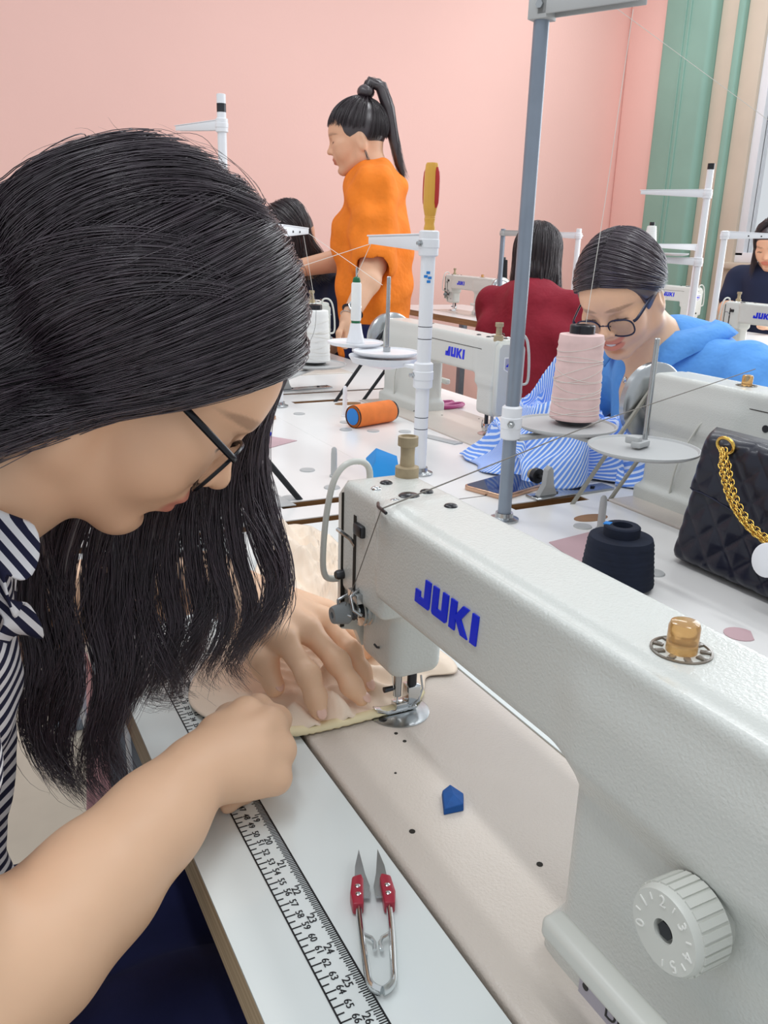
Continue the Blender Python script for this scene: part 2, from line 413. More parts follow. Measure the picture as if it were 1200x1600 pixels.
# ------------------------------------------------------------------ sewing tables
def slab(x0, x1, y0, y1, z0, z1, holes=()):
    xs = sorted({x0, x1, *[v for h in holes for v in h[:2]]}); ys = sorted({y0, y1, *[v for h in holes for v in h[2:]]})
    def solid(i, j):
        if not (0 <= i < len(xs)-1 and 0 <= j < len(ys)-1): return False
        cx, cy = (xs[i]+xs[i+1])/2, (ys[j]+ys[j+1])/2
        return not any(a < cx < b and c < cy < d for a, b, c, d in holes)
    m = MB()
    for i in range(len(xs)-1):
        for j in range(len(ys)-1):
            if not solid(i, j): continue
            a, b, c, d = xs[i], xs[i+1], ys[j], ys[j+1]
            m.add([(a,c,z1),(b,c,z1),(b,d,z1),(a,d,z1)], [(0,1,2,3)]); m.add([(a,c,z0),(b,c,z0),(b,d,z0),(a,d,z0)], [(3,2,1,0)])
            for di, dj, q in ((-1,0,[(a,d),(a,c)]), (1,0,[(b,c),(b,d)]), (0,-1,[(a,c),(b,c)]), (0,1,[(b,d),(a,d)])):
                if not solid(i+di, j+dj): m.add([(*q[0],z0),(*q[1],z0),(*q[1],z1),(*q[0],z1)], [(0,1,2,3)])
    return m
TZ = .75
def sewing_table(x0, x1, y0, y1, label, holes=(), top='laminate', board='ply_edge', caps=(), ovals=(), group='sewing tables in rows'):
    t = empty('sewing_table', (x0, y0, 0), 0, label, 'table', group)
    hs = [(a-x0, b-x0, c-y0, d-y0) for a, b, c, d in holes]
    slab(0, x1-x0, 0, y1-y0, TZ-.033, TZ-.0015, hs).build('board', board, t)
    slab(-.0006, x1-x0+.0006, -.0006, y1-y0+.0006, TZ-.0015, TZ, hs).build('table_top', top, t)
    for ly in (.12, y1-y0-.12):
        for lx in (.06, x1-x0-.06):
            MB().box(lx-.02, lx+.02, ly-.02, ly+.02, .03, TZ-.033).build('leg', 'grey_paint_pole', t, bevel=.004)
        MB().box(.03, x1-x0-.03, ly-.025, ly+.025, 0, .03).build('foot', 'grey_paint_pole', t, bevel=.004)
    MB().box(.05, .09, .1, y1-y0-.1, .25, .3).build('stretcher', 'grey_paint_pole', t)
    for cx, cy in caps:
        MB().lathe([(.0135, 0), (.0135, .0006), (.0125, .0018), (.004, .0022)], 20, (cx-x0, cy-y0, TZ)).build('cap', 'grey_plastic', t)
    for cx, cy, rx, ry in ovals:
        MB().prism([(cx-x0+rx*math.cos(a*math.pi/14), cy-y0+ry*math.sin(a*math.pi/14)) for a in range(28)], TZ-.001, TZ+.0006).build('cable_hole', 'ply_brown', t)
    return t
R1 = [(.111, .66, -.12, 1.065), (.111, .66, 1.09, 2.04), (.111, .66, 2.06, 3.0)]
R2 = [(.6615, 1.222, -.12, 1.085), (.6615, 1.222, 1.09, 2.04), (.6615, 1.222, 2.06, 3.0), (.6615, 1.222, 3.02, 3.9)]
def bed_hole(ox, oy, s=1):      # s=-1: machine turned round
    a = [ox+s*-.0895, ox+s*.0925, oy+s*-.452, oy+s*.106]
    return (min(a[:2]), max(a[:2]), min(a[2:]), max(a[2:]))
def belt_hole(ox, oy, s=1):
    a = [ox+s*.115, ox+s*.26, oy+s*-.475-.014, oy+s*-.475+.014]
    return (min(a[:2]), max(a[:2]), a[2], a[3])
M1 = [(.316, .564), (.316, 1.632), (.316, 2.56)]
M2 = [(1.017, .545), (1.017, 1.46), (1.017, 2.43)]
sewing_table(*R1[0], 'white laminate sewing table in the foreground with a printed ruler along its edge', [bed_hole(*M1[0]), belt_hole(*M1[0])])
sewing_table(*R1[1], 'white sewing table behind the long-haired woman, with a black belt through its hole', [bed_hole(*M1[1]), belt_hole(*M1[1])], 'laminate_far', 'ply_brown', caps=[(.549, 1.335), (.47, 1.34), (.545, 1.22), (.46, 1.19)])
sewing_table(*R2[0], 'white sewing table carrying the black quilted handbag', [bed_hole(*M2[0], -1), belt_hole(*M2[0], -1)], 'laminate_far', 'ply_brown', caps=[(.765, .722), (.801, .902)], ovals=[(.84, .93, .03, .015)])
sewing_table(*R2[1], 'white sewing table carrying the orange spool and striped cloth', [bed_hole(*M2[1], -1), belt_hole(*M2[1], -1)], 'laminate_far', 'ply_brown', caps=[(.782, 1.68), (.80, 1.58), (.75, 1.61), (.72, 1.80), (.86, 1.55)], ovals=[(.88, 1.88, .035, .018)])
sewing_table(*R2[2], 'white sewing table under the white thread cone, behind the middle machine', [bed_hole(*M2[2], -1), belt_hole(*M2[2], -1)], 'laminate_far', 'ply_brown')
# ------------------------------------------------------------------ lockstitch sewing machine (origin: needle point on the table, +x away from the operator, -y towards the handwheel)
LET = {'J': [[(.62,0),(.62,1),(1,1),(1,-.0),(.95,-.1),(.0,-.1),(0,.42),(.34,.42),(.34,.2),(.62,.2)]],
       'U': [[(0,1),(.36,1),(.36,.22),(.64,.22),(.64,1),(1,1),(1,-.02),(.92,-.1),(.08,-.1),(0,-.02)]],
       'K': [[(0,1),(.36,1),(.36,-.1),(0,-.1)], [(.36,.52),(.74,1),(1.12,1),(.68,.46),(1.16,-.1),(.74,-.1),(.36,.38)]],
       'I': [[(0,1),(.36,1),(.36,-.1),(0,-.1)]]}
LETW = {'J': 1.0, 'U': 1.0, 'K': 1.14, 'I': .36}
def logo(parent, o, du, dv, size, material='logo_blue', depth=.0006, gap=.16, slant=.08, name='logo_letter'):
    """four extruded letters; du reading direction, dv up"""
    o = Vector(o); du = Vector(du).normalized(); dv = Vector(dv).normalized(); nrm = du.cross(dv); x = 0
    for ch in 'JUKI':
        m = MB()
        for poly in LET[ch]:
            pp = [o+du*((x+a*.92+b*slant)*size)+dv*(b*size/1.1) for a, b in poly]; n = len(pp)
            m.add([q-nrm*.0004 for q in pp]+[q+nrm*depth for q in pp], [tuple(range(n))[::-1], tuple(range(n, 2*n))]+[(i, (i+1) % n, n+(i+1) % n, n+i) for i in range(n)])
        m.build(name, material, parent, smooth=0); x += LETW[ch]*.92+gap
def machine_body():
    s = SDF((-.062, -.462, -.004), (.048, .07, .222), .0017)
    s.box((-.0075, -.2385, .166), (.0365, .2065, .037), .007)                       # arm
    s.box((-.0045, -.3535, .085), (.0355, .0915, .094), .016, k=.022)                # column
    s.box((-.002, -.3535, .01), (.042, .0945, .014), .006, k=.012)                   # column foot
    s.box((-.004, .004, .1545), (.0330, .038, .0485), .007, k=.010)                     # head
    s.box((.004, .006, .088), (.024, .032, .042), .011, k=.010)                       # lower head
    s.cone((-.0345, -.50, .2070), (-.0345, -.045, .2070), .0068, .0068, k=.002, op='sub')   # groove behind the front lip
    s.cone((.046, -.5, .21), (.046, .1, .21), .020, .020, k=.006, op='sub')          # rear top edge broken
    s.ell((-.030, -.045, .192), (.012, .016, .010), k=.012)                          # boss of the thread guide
    V, F = s.verts(2)
    return np_mesh('body', V, F)
def make_machine():
    t = empty('sewing_machine', (0, 0, 0), 0, 'x', 'sewing machine', 'lockstitch sewing machines on the tables')
    # bed with a rounded front edge, needle plate, slide plate and screws
    MB().box(-.086, .09, -.448, .102, -.045, .0028).build('bed', 'machine_bed', t, bevel=.004, bseg=3)
    MB().box(-.0895, .0925, -.452, .106, -.034, -.006).build('bed_gasket', 'gap_dark', t)
    pl = MB().lathe([(.0275, 0), (.0275, .0012), (.0262, .0016), (.004, .0016)], 40, (0, 0, .0022)).build('needle_plate', 'steel', t)
    MB().box(-.0012, .0012, -.006, .010, .0036, .0042).build('needle_slot', 'gap_dark', pl)
    for sx, sy in ((-.019, -.009), (.019, .011)):
        MB().lathe([(.0036, 0), (.0036, .0005), (.003, .0008)], 14, (sx, sy, .0036)).build('screw', 'steel_dark', pl)
    for sx, sy, r in ((-.018, -.031, .0016), (-.017, -.044, .0016), (-.065, -.143, .0022), (-.005, -.207, .0022), (-.044, -.079, .001)):
        MB().lathe([(r, 0), (r, .0005)], 10, (sx, sy, .0027)).build('oil_hole', 'gap_dark', t)
    body = obj('body', machine_body(), 'machine_paint', t, 180)
    # face plate at the needle end
    fp = [(-.036, .07), (-.036, .188), (-.028, .199), (.022, .199), (.029, .19), (.029, .06), (.022, .05), (-.016, .05), (-.022, .066)]
    f = MB().prism(fp, .040, .0525, 'y', bev=.004).build('face_plate', 'machine_smooth', t, 40)
    bd = MB().prism([(-.019, .168), (-.019, .147), (-.003, .138), (.013, .147), (.013, .168)], .0525, .0535, 'y').build('badge', 'logo_badge', f)
    MB().prism([(-.021, .1705), (-.021, .1455), (-.003, .1355), (.015, .1455), (.015, .1705)], .0522, .0530, 'y').build('badge_rim', 'dial_print', f)
    logo(bd, (.0105, .0535, .152), (-1, 0, 0), (0, 0, 1), .0062, 'logo_blue', .0003)
    MB().lathe([(.0035, 0), (.0035, .0012), (.002, .0018)], 12, (-.004, .0520, .186), (0, 1, 0)).build('screw', 'steel', f)
    MB().lathe([(.0045, 0), (.0045, .001)], 14, (-.004, .0522, .078), (0, 1, 0)).build('face_hole', 'gap_dark', f)
    # take-up guard: bent flat bar
    gp = [(-.010, .046, .186), (-.009, .047, .205), (-.015, .048, .2135), (-.029, .049, .213), (-.040, .049, .201), (-.0465, .049, .174), (-.0495, .049, .141), (-.0485, .049, .120), (-.041, .049, .1135), (-.019, .047, .1145)]
    MB().tube(catmull(gp, 5), .0036, 8, flat=.75).build('take_up_guard', 'machine_smooth', t, 60)
    # take-up slot and lever
    MB().box(-.0376, -.0352, .012, .0165, .115, .180).build('take_up_slot', 'gap_dark', t)
    MB().box(-.0374, -.034, .0385, .0402, .072, .192).build('face_plate_seam', 'gap_dark', t)
    MB().tube([(-.034, .015, .150), (-.040, .017, .160), (-.047, .020, .166), (-.047, .026, .166)], .0018, 6).build('take_up_lever', 'steel', t)
    MB().box(-.041, -.035, -.004, .012, .166, .176).build('thread_clip', 'steel_dark', t, bevel=.002)
    # thread guide pin with clip on the arm, three-eye guides
    pn = MB().tube([(-.040, -.030, .2035), (-.047, -.044, .2055), (-.048, -.058, .2050)], .0013, 6).build('thread_guide_pin', 'steel_dark', t)
    g = MB(); g.tube([(-.036, .026, .108), (-.046, .026, .104), (-.048, .020, .096), (-.040, .012, .094)], .0016, 6); g.tube([(-.036, .006, .120), (-.046, .002, .116), (-.047, -.006, .108), (-.041, -.010, .104)], .0016, 6)
    g.box(-.042, -.036, -.002, .016, .110, .118)
    g.build('thread_guide', 'steel', t, bevel=.0008)
    MB().lathe([(.0042, 0), (.0042, .006), (.003, .008)], 14, (-.036, .036, .122), (-1, 0, 0)).build('guide_screw', 'steel_dark', t)
    # thread tension assembly
    ten = MB().lathe([(.0135, 0), (.0135, .004), (.012, .005), (.0135, .006), (.0135, .0075), (.010, .0085), (.013, .0095), (.013, .011), (.006, .0125), (.006, .019)], 28, (-.018, .022, .093), (-1, 0, 0)).build('tension_disc', 'steel_bright', t)
    MB().tube([(-.0325+.008*i/60*-1, .022+.0068*math.cos(i*.75), .093+.0068*math.sin(i*.75)) for i in range(60)], .0008, 5).build('tension_spring', 'steel_dark', ten)
    MB().lathe([(.0085, 0), (.0095, .002), (.0075, .013), (.0068, .0145), (.003, .0145), (.003, .012)], 24, (-.0385, .022, .093), (-1, 0, 0)).build('tension_knob', 'rubber_grey', ten)
    MB().lathe([(.019, 0), (.019, .004), (.017, .006)], 30, (-.013, .022, .093), (-1, 0, 0)).build('tension_boss', 'machine_smooth', t)
    MB().tube([(-.020, .0, .067), (-.024, -.004, .070), (-.026, -.003, .073)], .001, 5).build('wire_hook', 'steel_dark', t)
    # needle bar, presser bar, presser foot
    MB().lathe([(.0036, 0), (.0036, .044), (.0048, .0445), (.0048, .052), (.0036, .0525), (.0036, .07)], 16, (-.001, .0, .018)).build('needle_bar', 'steel', t)
    MB().lathe([(.0008, 0), (.0009, .016)], 8, (-.001, .0, .004)).build('needle', 'steel_bright', t)
    MB().lathe([(.0022, 0), (.0026, .009)], 8, (-.005, .0, .026), (-1, 0, 0)).build('needle_screw', 'steel_dark', t)
    MB().lathe([(.0042, 0), (.0042, .062)], 16, (.013, .0, .018)).build('presser_bar', 'steel_dark', t)
    ft = MB(); ft.box(.007, .019, -.006, .006, .010, .026); ft.box(-.004, .014, -.005, .005, .006, .012)
    ft.add([(-.022,-.005,.0085),(-.022,.005,.0085),(-.012,.006,.0045),(-.012,-.006,.0045),(.016,-.006,.0045),(.016,.006,.0045),(.016,.006,.007),(.016,-.006,.007),(-.012,.006,.007),(-.012,-.006,.007),(-.022,.005,.010),(-.022,-.005,.010)],
           [(0,1,2,3),(3,2,5,4),(4,5,6,7),(7,6,8,9),(9,8,10,11),(11,10,1,0),(0,3,9,11),(3,4,7,9),(1,10,8,2),(2,8,6,5)])
    ft.build('presser_foot', 'steel_bright', t, bevel=.0006)
    MB().tube([(.020, -.003, .034), (.021, -.005, .022), (.017, -.006, .012), (.010, -.007, .008)], .0009, 6).build('finger_guard', 'steel', t)
    # plugs, caps and guide post on top
    zt = .2035
    for x, y, r, m in ((-.009, .017, .0052, 'black_plastic'), (-.009, -.021, .0082, 'black_plastic'), (.009, -.017, .0054, 'black_plastic'), (.007, -.056, .0052, 'black_plastic'), (-.024, .005, .0044, 'steel_bright'), (-.026, -.030, .0042, 'steel'), (.015, -.105, .0024, 'gap_dark'), (-.015, -.165, .0022, 'gap_dark')):
        z0 = zt+.0006
        MB().lathe([(r, -.004), (r, .0004), (r*.85, .0014), (r*.45, .0022), (.0002, .0025)] if r > .003 else [(r, -.004), (r, -.0005)], 20, (x, y, z0-.0012)).build('plug', m, t)
    MB().lathe([(.0098, -.004), (.0098, .0075), (.0062, .0085), (.0058, .017), (.0060, .0245), (.0084, .0255), (.0084, .033), (.0062, .0335), (.0058, .0315)], 24, (.017, .030, zt)).build('thread_guide_post', 'spool_wood', t)
    # oil sight
    oc = MB().lathe([(.0150, -.006), (.0150, .0002), (.0138, .0004), (.0130, -.001), (.0090, -.001)], 30, (-.011, -.300, .2035)).build('oil_sight_ring', 'amber_dark', t)
    for k in range(9):
        a = k*2*math.pi/9; MB().obox((-.011+.0112*math.cos(a), -.3+.0112*math.sin(a), .2030), (.0050, .0034, .0022), Matrix.Rotation(a, 3, 'Z')).build('ring_lug', 'amber_dark', oc, bevel=.0006)
    MB().lathe([(.0076, 0), (.0076, .0135), (.0068, .0158), (.0045, .0164)], 24, (-.011, -.3, .2022)).build('oil_sight', 'amber', t)
    # logos, front screw and nameplate
    logo(t, (-.0446, -.0985, .1555), (0, -1, 0), (0, 0, 1), .0205, 'logo_blue')
    logo(t, (.0292, -.150, .152), (0, 1, 0), (0, 0, 1), .0205, 'logo_blue')
    for y, z in ((-.352, .138), (-.405, .095)):
        MB().lathe([(.0028, 0), (.0028, .0008)], 12, (-.0445, y, z), (-1, 0, 0)).build('front_screw', 'steel_dark', t)
    np_ = MB().box(-.0465, -.0432, -.385, -.296, .002, .019).build('name_plate', 'logo_badge', t)
    me = text_mesh('DDL-8700', .012, .0004); me.transform(Matrix(((0,0,-1,-.0467),(-1,0,0,-.342),(0,1,0,.0105),(0,0,0,1)))); obj('name_print', me, 'steel_dark', np_, 0)
    MB().lathe([(.0022, 0), (.0022, .0005)], 10, (-.0464, -.301, .0105), (-1, 0, 0)).build('rivet', 'steel_dark', np_)
    # stitch length dial
    d = MB(); n = 26; prof = []
    d.lathe([(.0165, -.006), (.0165, .0), (.0195, .0005), (.0195, .018), (.0183, .0205), (.0055, .0205), (.0055, .016)], 52, (-.045, -.36, .107), (-1, 0, 0))
    dl = d.build('stitch_dial', 'machine_smooth', t)
    for k in range(n):
        a = k*2*math.pi/n; MB().obox((-.054, -.36+.0196*math.cos(a), .107+.0196*math.sin(a)), (.0155, .0013, .0034), Matrix.Rotation(a, 3, 'X')).build('dial_rib', 'machine_smooth', dl)
    for k, ch in enumerate('012345'):
        a = math.radians(205-k*52); me = text_mesh(ch, .0075, .0004)
        me.transform(Matrix.Rotation(a-math.pi/2, 4, 'Z'))
        cy, cz = .0140*math.cos(a), .0140*math.sin(a)
        me.transform(Matrix(((0,0,-1,-.0657),(-1,0,0,-.36-cy),(0,1,0,.107+cz),(0,0,0,1)))); obj('dial_number', me, 'dial_print', dl, 0)
        for e in (-.45,):
            b = a+e; MB().obox((-.0657, -.36-.0150*math.cos(b), .107+.0150*math.sin(b)), (.0004, .0030, .0006), Matrix.Rotation(-b+math.pi, 3, 'X')).build('dial_tick', 'dial_print', dl)
    MB().lathe([(.0042, 0), (.0042, .004)], 6, (-.0605, -.36, .107), (-1, 0, 0)).build('dial_screw', 'steel_dark', dl)
    # reverse feed lever
    lv = MB(); lv.box(-.080, -.066, -.425, -.297, .056, .069)
    lv.build('reverse_lever', 'machine_smooth', t, bevel=.004, bseg=3)
    MB().box(-.078, -.036, -.428, -.414, .055, .069).build('lever_arm', 'machine_smooth', t, bevel=.004)
    # rear: top seam, screws, wire
    MB().box(.0285, .0296, -.43, -.01, .1795, .1806).build('rear_seam', 'gap_dark', t)
    for y, z in ((-.33, .150), (-.225, .158), (-.42, .155), (-.405, .03)):
        MB().lathe([(.0052, 0), (.0052, .0014), (.003, .0018)], 14, (.0288, y, z), (1, 0, 0)).build('rear_screw', 'black_plastic', t)
    MB().tube(catmull([(.033, -.375, .020), (.040, -.36, .08), (.036, -.335, .138), (.033, -.322, .146), (.036, -.29, .135), (.042, -.25, .09), (.040, -.235, .05)], 6), .0018, 6).build('rear_wire', 'machine_smooth', t)
    # handwheel with a grooved pulley
    MB().lathe([(.010, 0), (.036, .001), (.036, .003), (.031, .007), (.036, .011), (.040, .012), (.060, .016), (.064, .020), (.064, .030), (.060, .034), (.048, .036), (.044, .031), (.020, .030), (.016, .038), (.004, .039)], 48, (-.003, -.447, .150), (0, -1, 0)).build('handwheel', 'steel', t)
    return t
PROTO = make_machine()
def drive_belt(par, material='black_rubber'):
    """flat belt over the handwheel pulley, down through the table to the motor"""
    cy = -.4535; P = []
    c1 = Vector((-.003, cy, .150)); c2 = Vector((.245, cy-.0, -.16)); r1, r2 = .033, .028
    d = (c2-c1); a0 = math.atan2(d.z, d.x)
    for k in range(17): a = a0+math.pi/2+math.pi*k/16; P.append(c1+Vector((r1*math.cos(a), 0, r1*math.sin(a))))
    for k in range(13): a = a0-math.pi/2+math.pi*k/12; P.append(c2+Vector((r2*math.cos(a), 0, r2*math.sin(a))))
    return MB().tube(P, .0046, 6, closed=True, flat=.55, up=(0, 1, 0)).build('drive_belt', material, par)
BLT = drive_belt(PROTO)
def machine(loc, turned, label, belt_mat=None):
    global _first
    o = PROTO if _first else copy_tree(PROTO); _first = False
    o.location = loc; o.rotation_euler = (0, 0, math.pi if turned else 0); o['label'] = label
    return o
_first = True
machine((*M1[0], TZ), False, 'large cream sewing machine with blue lettering filling the right foreground')
machine((*M1[1], TZ), False, 'cream sewing machine behind the long-haired woman, only its black belt in view')
mb_ = machine((*M2[0], TZ), True, 'cream sewing machine seen from behind, beside the black handbag')
for c_ in kids(mb_):
    if c_.name.startswith('drive_belt'): c_.material_slots[0].link = 'OBJECT'; c_.material_slots[0].material = MATS['belt_grey']
machine((*M2[1], TZ), True, 'cream sewing machine with badge on its end, behind the orange spool')
machine((*M2[2], TZ), True, 'cream sewing machine behind the white thread cone, left of the orange shirt')
# row three and four by the windows
for (x0, x1, y0, y1, s, oy, lab, mlab) in (
    (2.47, 3.02, 3.45, 4.75, 1, 4.30, 'far table with brown edge in front of the pink wall', 'distant sewing machine beside the red-shirted woman, needle side in view'),
    (2.47, 3.02, 2.47, 3.42, 1, 3.05, 'far table where the red-shirted woman sits', 'distant sewing machine hidden by the woman in the blue shirt'),
    (2.47, 3.02, 1.35, 2.44, 1, 2.28, 'far table with brown edge at the right border of the picture', 'sewing machine with needle side in view at the right border'),
    (3.03, 3.58, 2.5, 4.2, -1, 3.2, 'far table along the windows behind the blue-shirted woman', 'distant sewing machine with badge, right of the blue-shirted woman')):
    ox = x0+.205 if s == 1 else x1-.205
    sewing_table(x0, x1, y0, y1, lab, [bed_hole(ox, oy, s)], 'laminate_far', 'ply_brown')
    if oy != 3.05: machine((ox, oy, TZ), s == -1, mlab)
# ------------------------------------------------------------------ thread stands
def stand_arm(par, z, ang, L, material, w=.016, name='thread_arm'):
    c, s = math.cos(ang), math.sin(ang); R = Matrix.Rotation(ang, 3, 'Z')
    m = MB(); hl = L/2
    # channel-section arm that tapers to its tip
    pts = [(0, -w*.55, -.013), (L, -w*.55, -.004), (L, -w*.55, .008), (0, -w*.55, .013)]
    for y in (-w*.55, w*.55-.002):
        P = [R@Vector((px, y+d, pz+z)) for d in (0, .002) for px, _, pz in pts]
        m.add(P, [(0,1,2,3),(7,6,5,4),(0,4,5,1),(1,5,6,2),(2,6,7,3),(3,7,4,0)])
    P = [R@Vector(q) for q in ((-.0,-w*.62,z+.013),(L,-w*.62,z+.008),(L+.004,w*.62,z+.008),(0,w*.62,z+.013),(0,-w*.62,z+.0155),(L,-w*.62,z+.0105),(L+.004,w*.62,z+.0105),(0,w*.62,z+.0155))]
    m.add(P, [(3,2,1,0),(4,5,6,7),(0,1,5,4),(1,2,6,5),(2,3,7,6),(3,0,4,7)])
    a = m.build(name, material, par, bevel=.0008)
    for k in (.42, .66):
        MB().lathe([(.0026, -.0012), (.0026, .0012)], 10, R@Vector((L*k, -w*.58, z)), R@Vector((0, -1, 0))).build('eyelet', 'steel_dark', a)
    return a
def stand_clamp(par, z, r, material, ang=0., h=.02):
    k = MB().lathe([(r+.0015, -h), (r+.0045, -h*.9), (r+.0045, -h*.35), (r+.0055, -h*.3), (r+.0055, h*.3), (r+.0045, h*.35), (r+.0045, h*.9), (r+.0015, h)], 24, (0, 0, z)).build('clamp', material, par)
    d = Vector((math.cos(ang), math.sin(ang), 0))
    MB().lathe([(.0055, 0), (.0055, .003), (.0035, .003), (.0035, .008), (.002, .009)], 6, d*(r+.004)+Vector((0, 0, z)), d).build('clamp_bolt', 'steel', k, smooth=20)
    return k
def disc_tray(par, c, r, material, pole=None):
    d = MB().lathe([(.004, -.006), (r*.55, -.006), (r*.9, -.003), (r, .001), (r, .0035), (r*.97, .0035), (r*.94, .001), (.004, .0005)], 44, c).build('spool_tray', material, par)
    return d
def thread_stand(loc, r, h, pole_mat, label, clamps=(), arms=(), trays=(), pins=(), tray_mat='grey_plastic', arm_mat='white_plastic', bar=()):
    t = empty('thread_stand', loc, 0, label, 'thread stand', 'pole stands for sewing thread')
    MB().lathe([(r, 0), (r, h), (r*.8, h+.001)], 20).build('pole', pole_mat, t)
    MB().lathe([(r+.012, 0), (r+.012, .003), (r+.004, .006), (r+.003, .012)], 20).build('pole_foot', 'steel', t)
    for z, ang, m, hh in clamps: stand_clamp(t, z, r, m, ang, hh)
    for z, ang, L, m in arms: stand_arm(t, z, ang, L, m)
    for c, rr in trays: disc_tray(t, c, rr, tray_mat)
    for a, b in bar:
        a = Vector(a); b = Vector(b); d = b-a; R = Matrix.Rotation(math.atan2(d.y, d.x), 3, 'Z')
        MB().obox((a+b)/2, (d.length, .016, .006), R).build('tray_bar', tray_mat, t, bevel=.001)
    for c, hh in pins: MB().lathe([(.0065, 0), (.0065, .008), (.0036, .009), (.0036, hh), (.0028, hh+.001)], 12, c).build('spool_pin', 'steel', t)
    return t
GS = thread_stand((.712, .973, TZ), .0098, .86, 'grey_paint_pole', 'thick grey thread stand pole with two trays behind the foreground machine',
    clamps=[(.146, -2.2, 'white_plastic', .024)], trays=[((.105, .007, .132), .075), ((.110, -.150, .132), .0735)], pins=[((.118, -.142, .134), .142)], bar=[((.01, 0, .122), (.10, .007, .122)), ((.105, .007, .122), (.110, -.150, .122))])
m = MB(); m.box(-.013, .013, -.013, .013, .652, .684); m.box(.0, .13, -.013, -.010, .656, .682); m.box(.0, .13, .010, .013, .656, .682); m.box(0, .13, -.013, .013, .680, .683)
tb = m.build('top_bracket', 'grey_plastic', GS, bevel=.001); tb.rotation_euler = (0, 0, -1.15)
MB().lathe([(.005, 0), (.005, .004)], 6, (.004, -.0128, .667), (0, -1, 0)).build('bracket_bolt', 'steel', tb, smooth=20)
MB().obox((.106, -.147, .139), (.03, .014, .008), Matrix.Rotation(.35, 3, 'Z')).build('tray_clip', 'grey_plastic', GS, bevel=.002)
MB().obox((.098, -.142, .144), (.012, .02, .01), Matrix.Rotation(.35, 3, 'Z')).build('tray_clip', 'grey_plastic', GS, bevel=.002)
WS = thread_stand((.722, 1.245, TZ), .0118, .402, 'white_plastic', 'white thread stand with a screwdriver stuck in its top end',
    clamps=[(.172, 2.9, 'white_plastic', .022), (.384, 3.3, 'white_plastic', .020)], arms=[(.384, 1.69, .165, 'white_plastic')], tray_mat='white_plastic',
    trays=[((-.017, .105, .197), .058), ((-.032, .200, .203), .052)], pins=[((-.012, .112, .198), .128)], bar=[((0, 0, .18), (-.017, .105, .186)), ((-.017, .105, .188), (-.032, .2, .194))])
MB().lathe([(.010, .0), (.060, .012), (.066, .022), (.066, .024), (.058, .020), (.01, .014)], 40, (-.017, .105, .168)).build('dish', 'white_plastic', WS)
for z in (.232, .252, .1, .08): MB().lathe([(.0119, 0), (.01195, .0006), (.0119, .0012)], 20, (0, 0, z), close=False).build('pole_mark', 'steel_dark', WS)
for k, (dz, da) in enumerate(((.339, 0), (.331, .25), (.333, -.3), (.325, .1))):
    a = -2.0+da; MB().obox((.0121*math.cos(a), .0121*math.sin(a), dz), (.0008, .006, .004), Matrix.Rotation(a, 3, 'Z')).build('pole_sticker', 'sticker_blue', WS)
S2 = thread_stand((.707, 1.90, TZ), .0115, .41, 'white_plastic', 'white thread stand standing left of the tall white thread cone',
    clamps=[(.395, 0, 'white_plastic', .016), (.075, .5, 'white_plastic', .016)], arms=[(.398, .80, .17, 'white_plastic')], tray_mat='grey_plastic', trays=[((.163, .17, .070), .085)], bar=[((0, 0, .06), (.163, .17, .061))])
S3 = thread_stand((.765, 2.48, TZ), .0125, .75, 'white_plastic', 'tall white thread stand rising against the pink wall at the left', clamps=[(.672, 1.9, 'white_plastic', .018)], arms=[(.672, 1.95, .2, 'white_plastic')])
MB().lathe([(.0127, 0), (.0127, .022)], 20, (0, 0, .705), close=False).build('pole_band', 'steel_dark', S3)
S4 = thread_stand((2.51, 2.36, TZ), .012, .67, 'white_plastic', 'white thread stand with tray and white cone, in front of the green wall trim',
    clamps=[(.574, 2.4, 'white_plastic', .016), (.340, 2.4, 'white_plastic', .016)], arms=[(.574, 2.35, .23, 'white_plastic'), (.340, 2.35, .2, 'white_plastic')], tray_mat='white_plastic', trays=[((-.06, .06, .365), .05), ((-.14, .14, .365), .06)])
MB().lathe([(.0125, 0), (.0125, .02)], 16, (0, 0, .655)).build('pole_cap', 'black_plastic', S4)
S5 = thread_stand((2.55, 3.67, TZ), .012, .45, 'grey_paint_pole', 'grey thread stand beside the red-shirted woman', clamps=[(.43, 0, 'grey_plastic', .012)], arms=[(.43, -1.2, .40, 'grey_plastic')])
S6 = thread_stand((2.62, 3.18, TZ), .012, .455, 'white_plastic', 'white thread stand right behind the head of the red-shirted woman', clamps=[(.425, 0, 'white_plastic', .012)], arms=[(.425, 2.0, .25, 'white_plastic')])
S7 = thread_stand((2.56, 2.30, TZ), .011, .45, 'white_plastic', 'white thread stand at the right border beside the navy-shirted woman', clamps=[(.435, 0, 'white_plastic', .014)], arms=[(.435, -.4, .2, 'white_plastic')])
S8 = thread_stand((3.05, 2.88, TZ), .011, .40, 'white_plastic', 'distant white thread stand behind the head of the blue-shirted woman', arms=[(.39, 2.7, .22, 'white_plastic')], clamps=[(.39, 0, 'white_plastic', .014)])
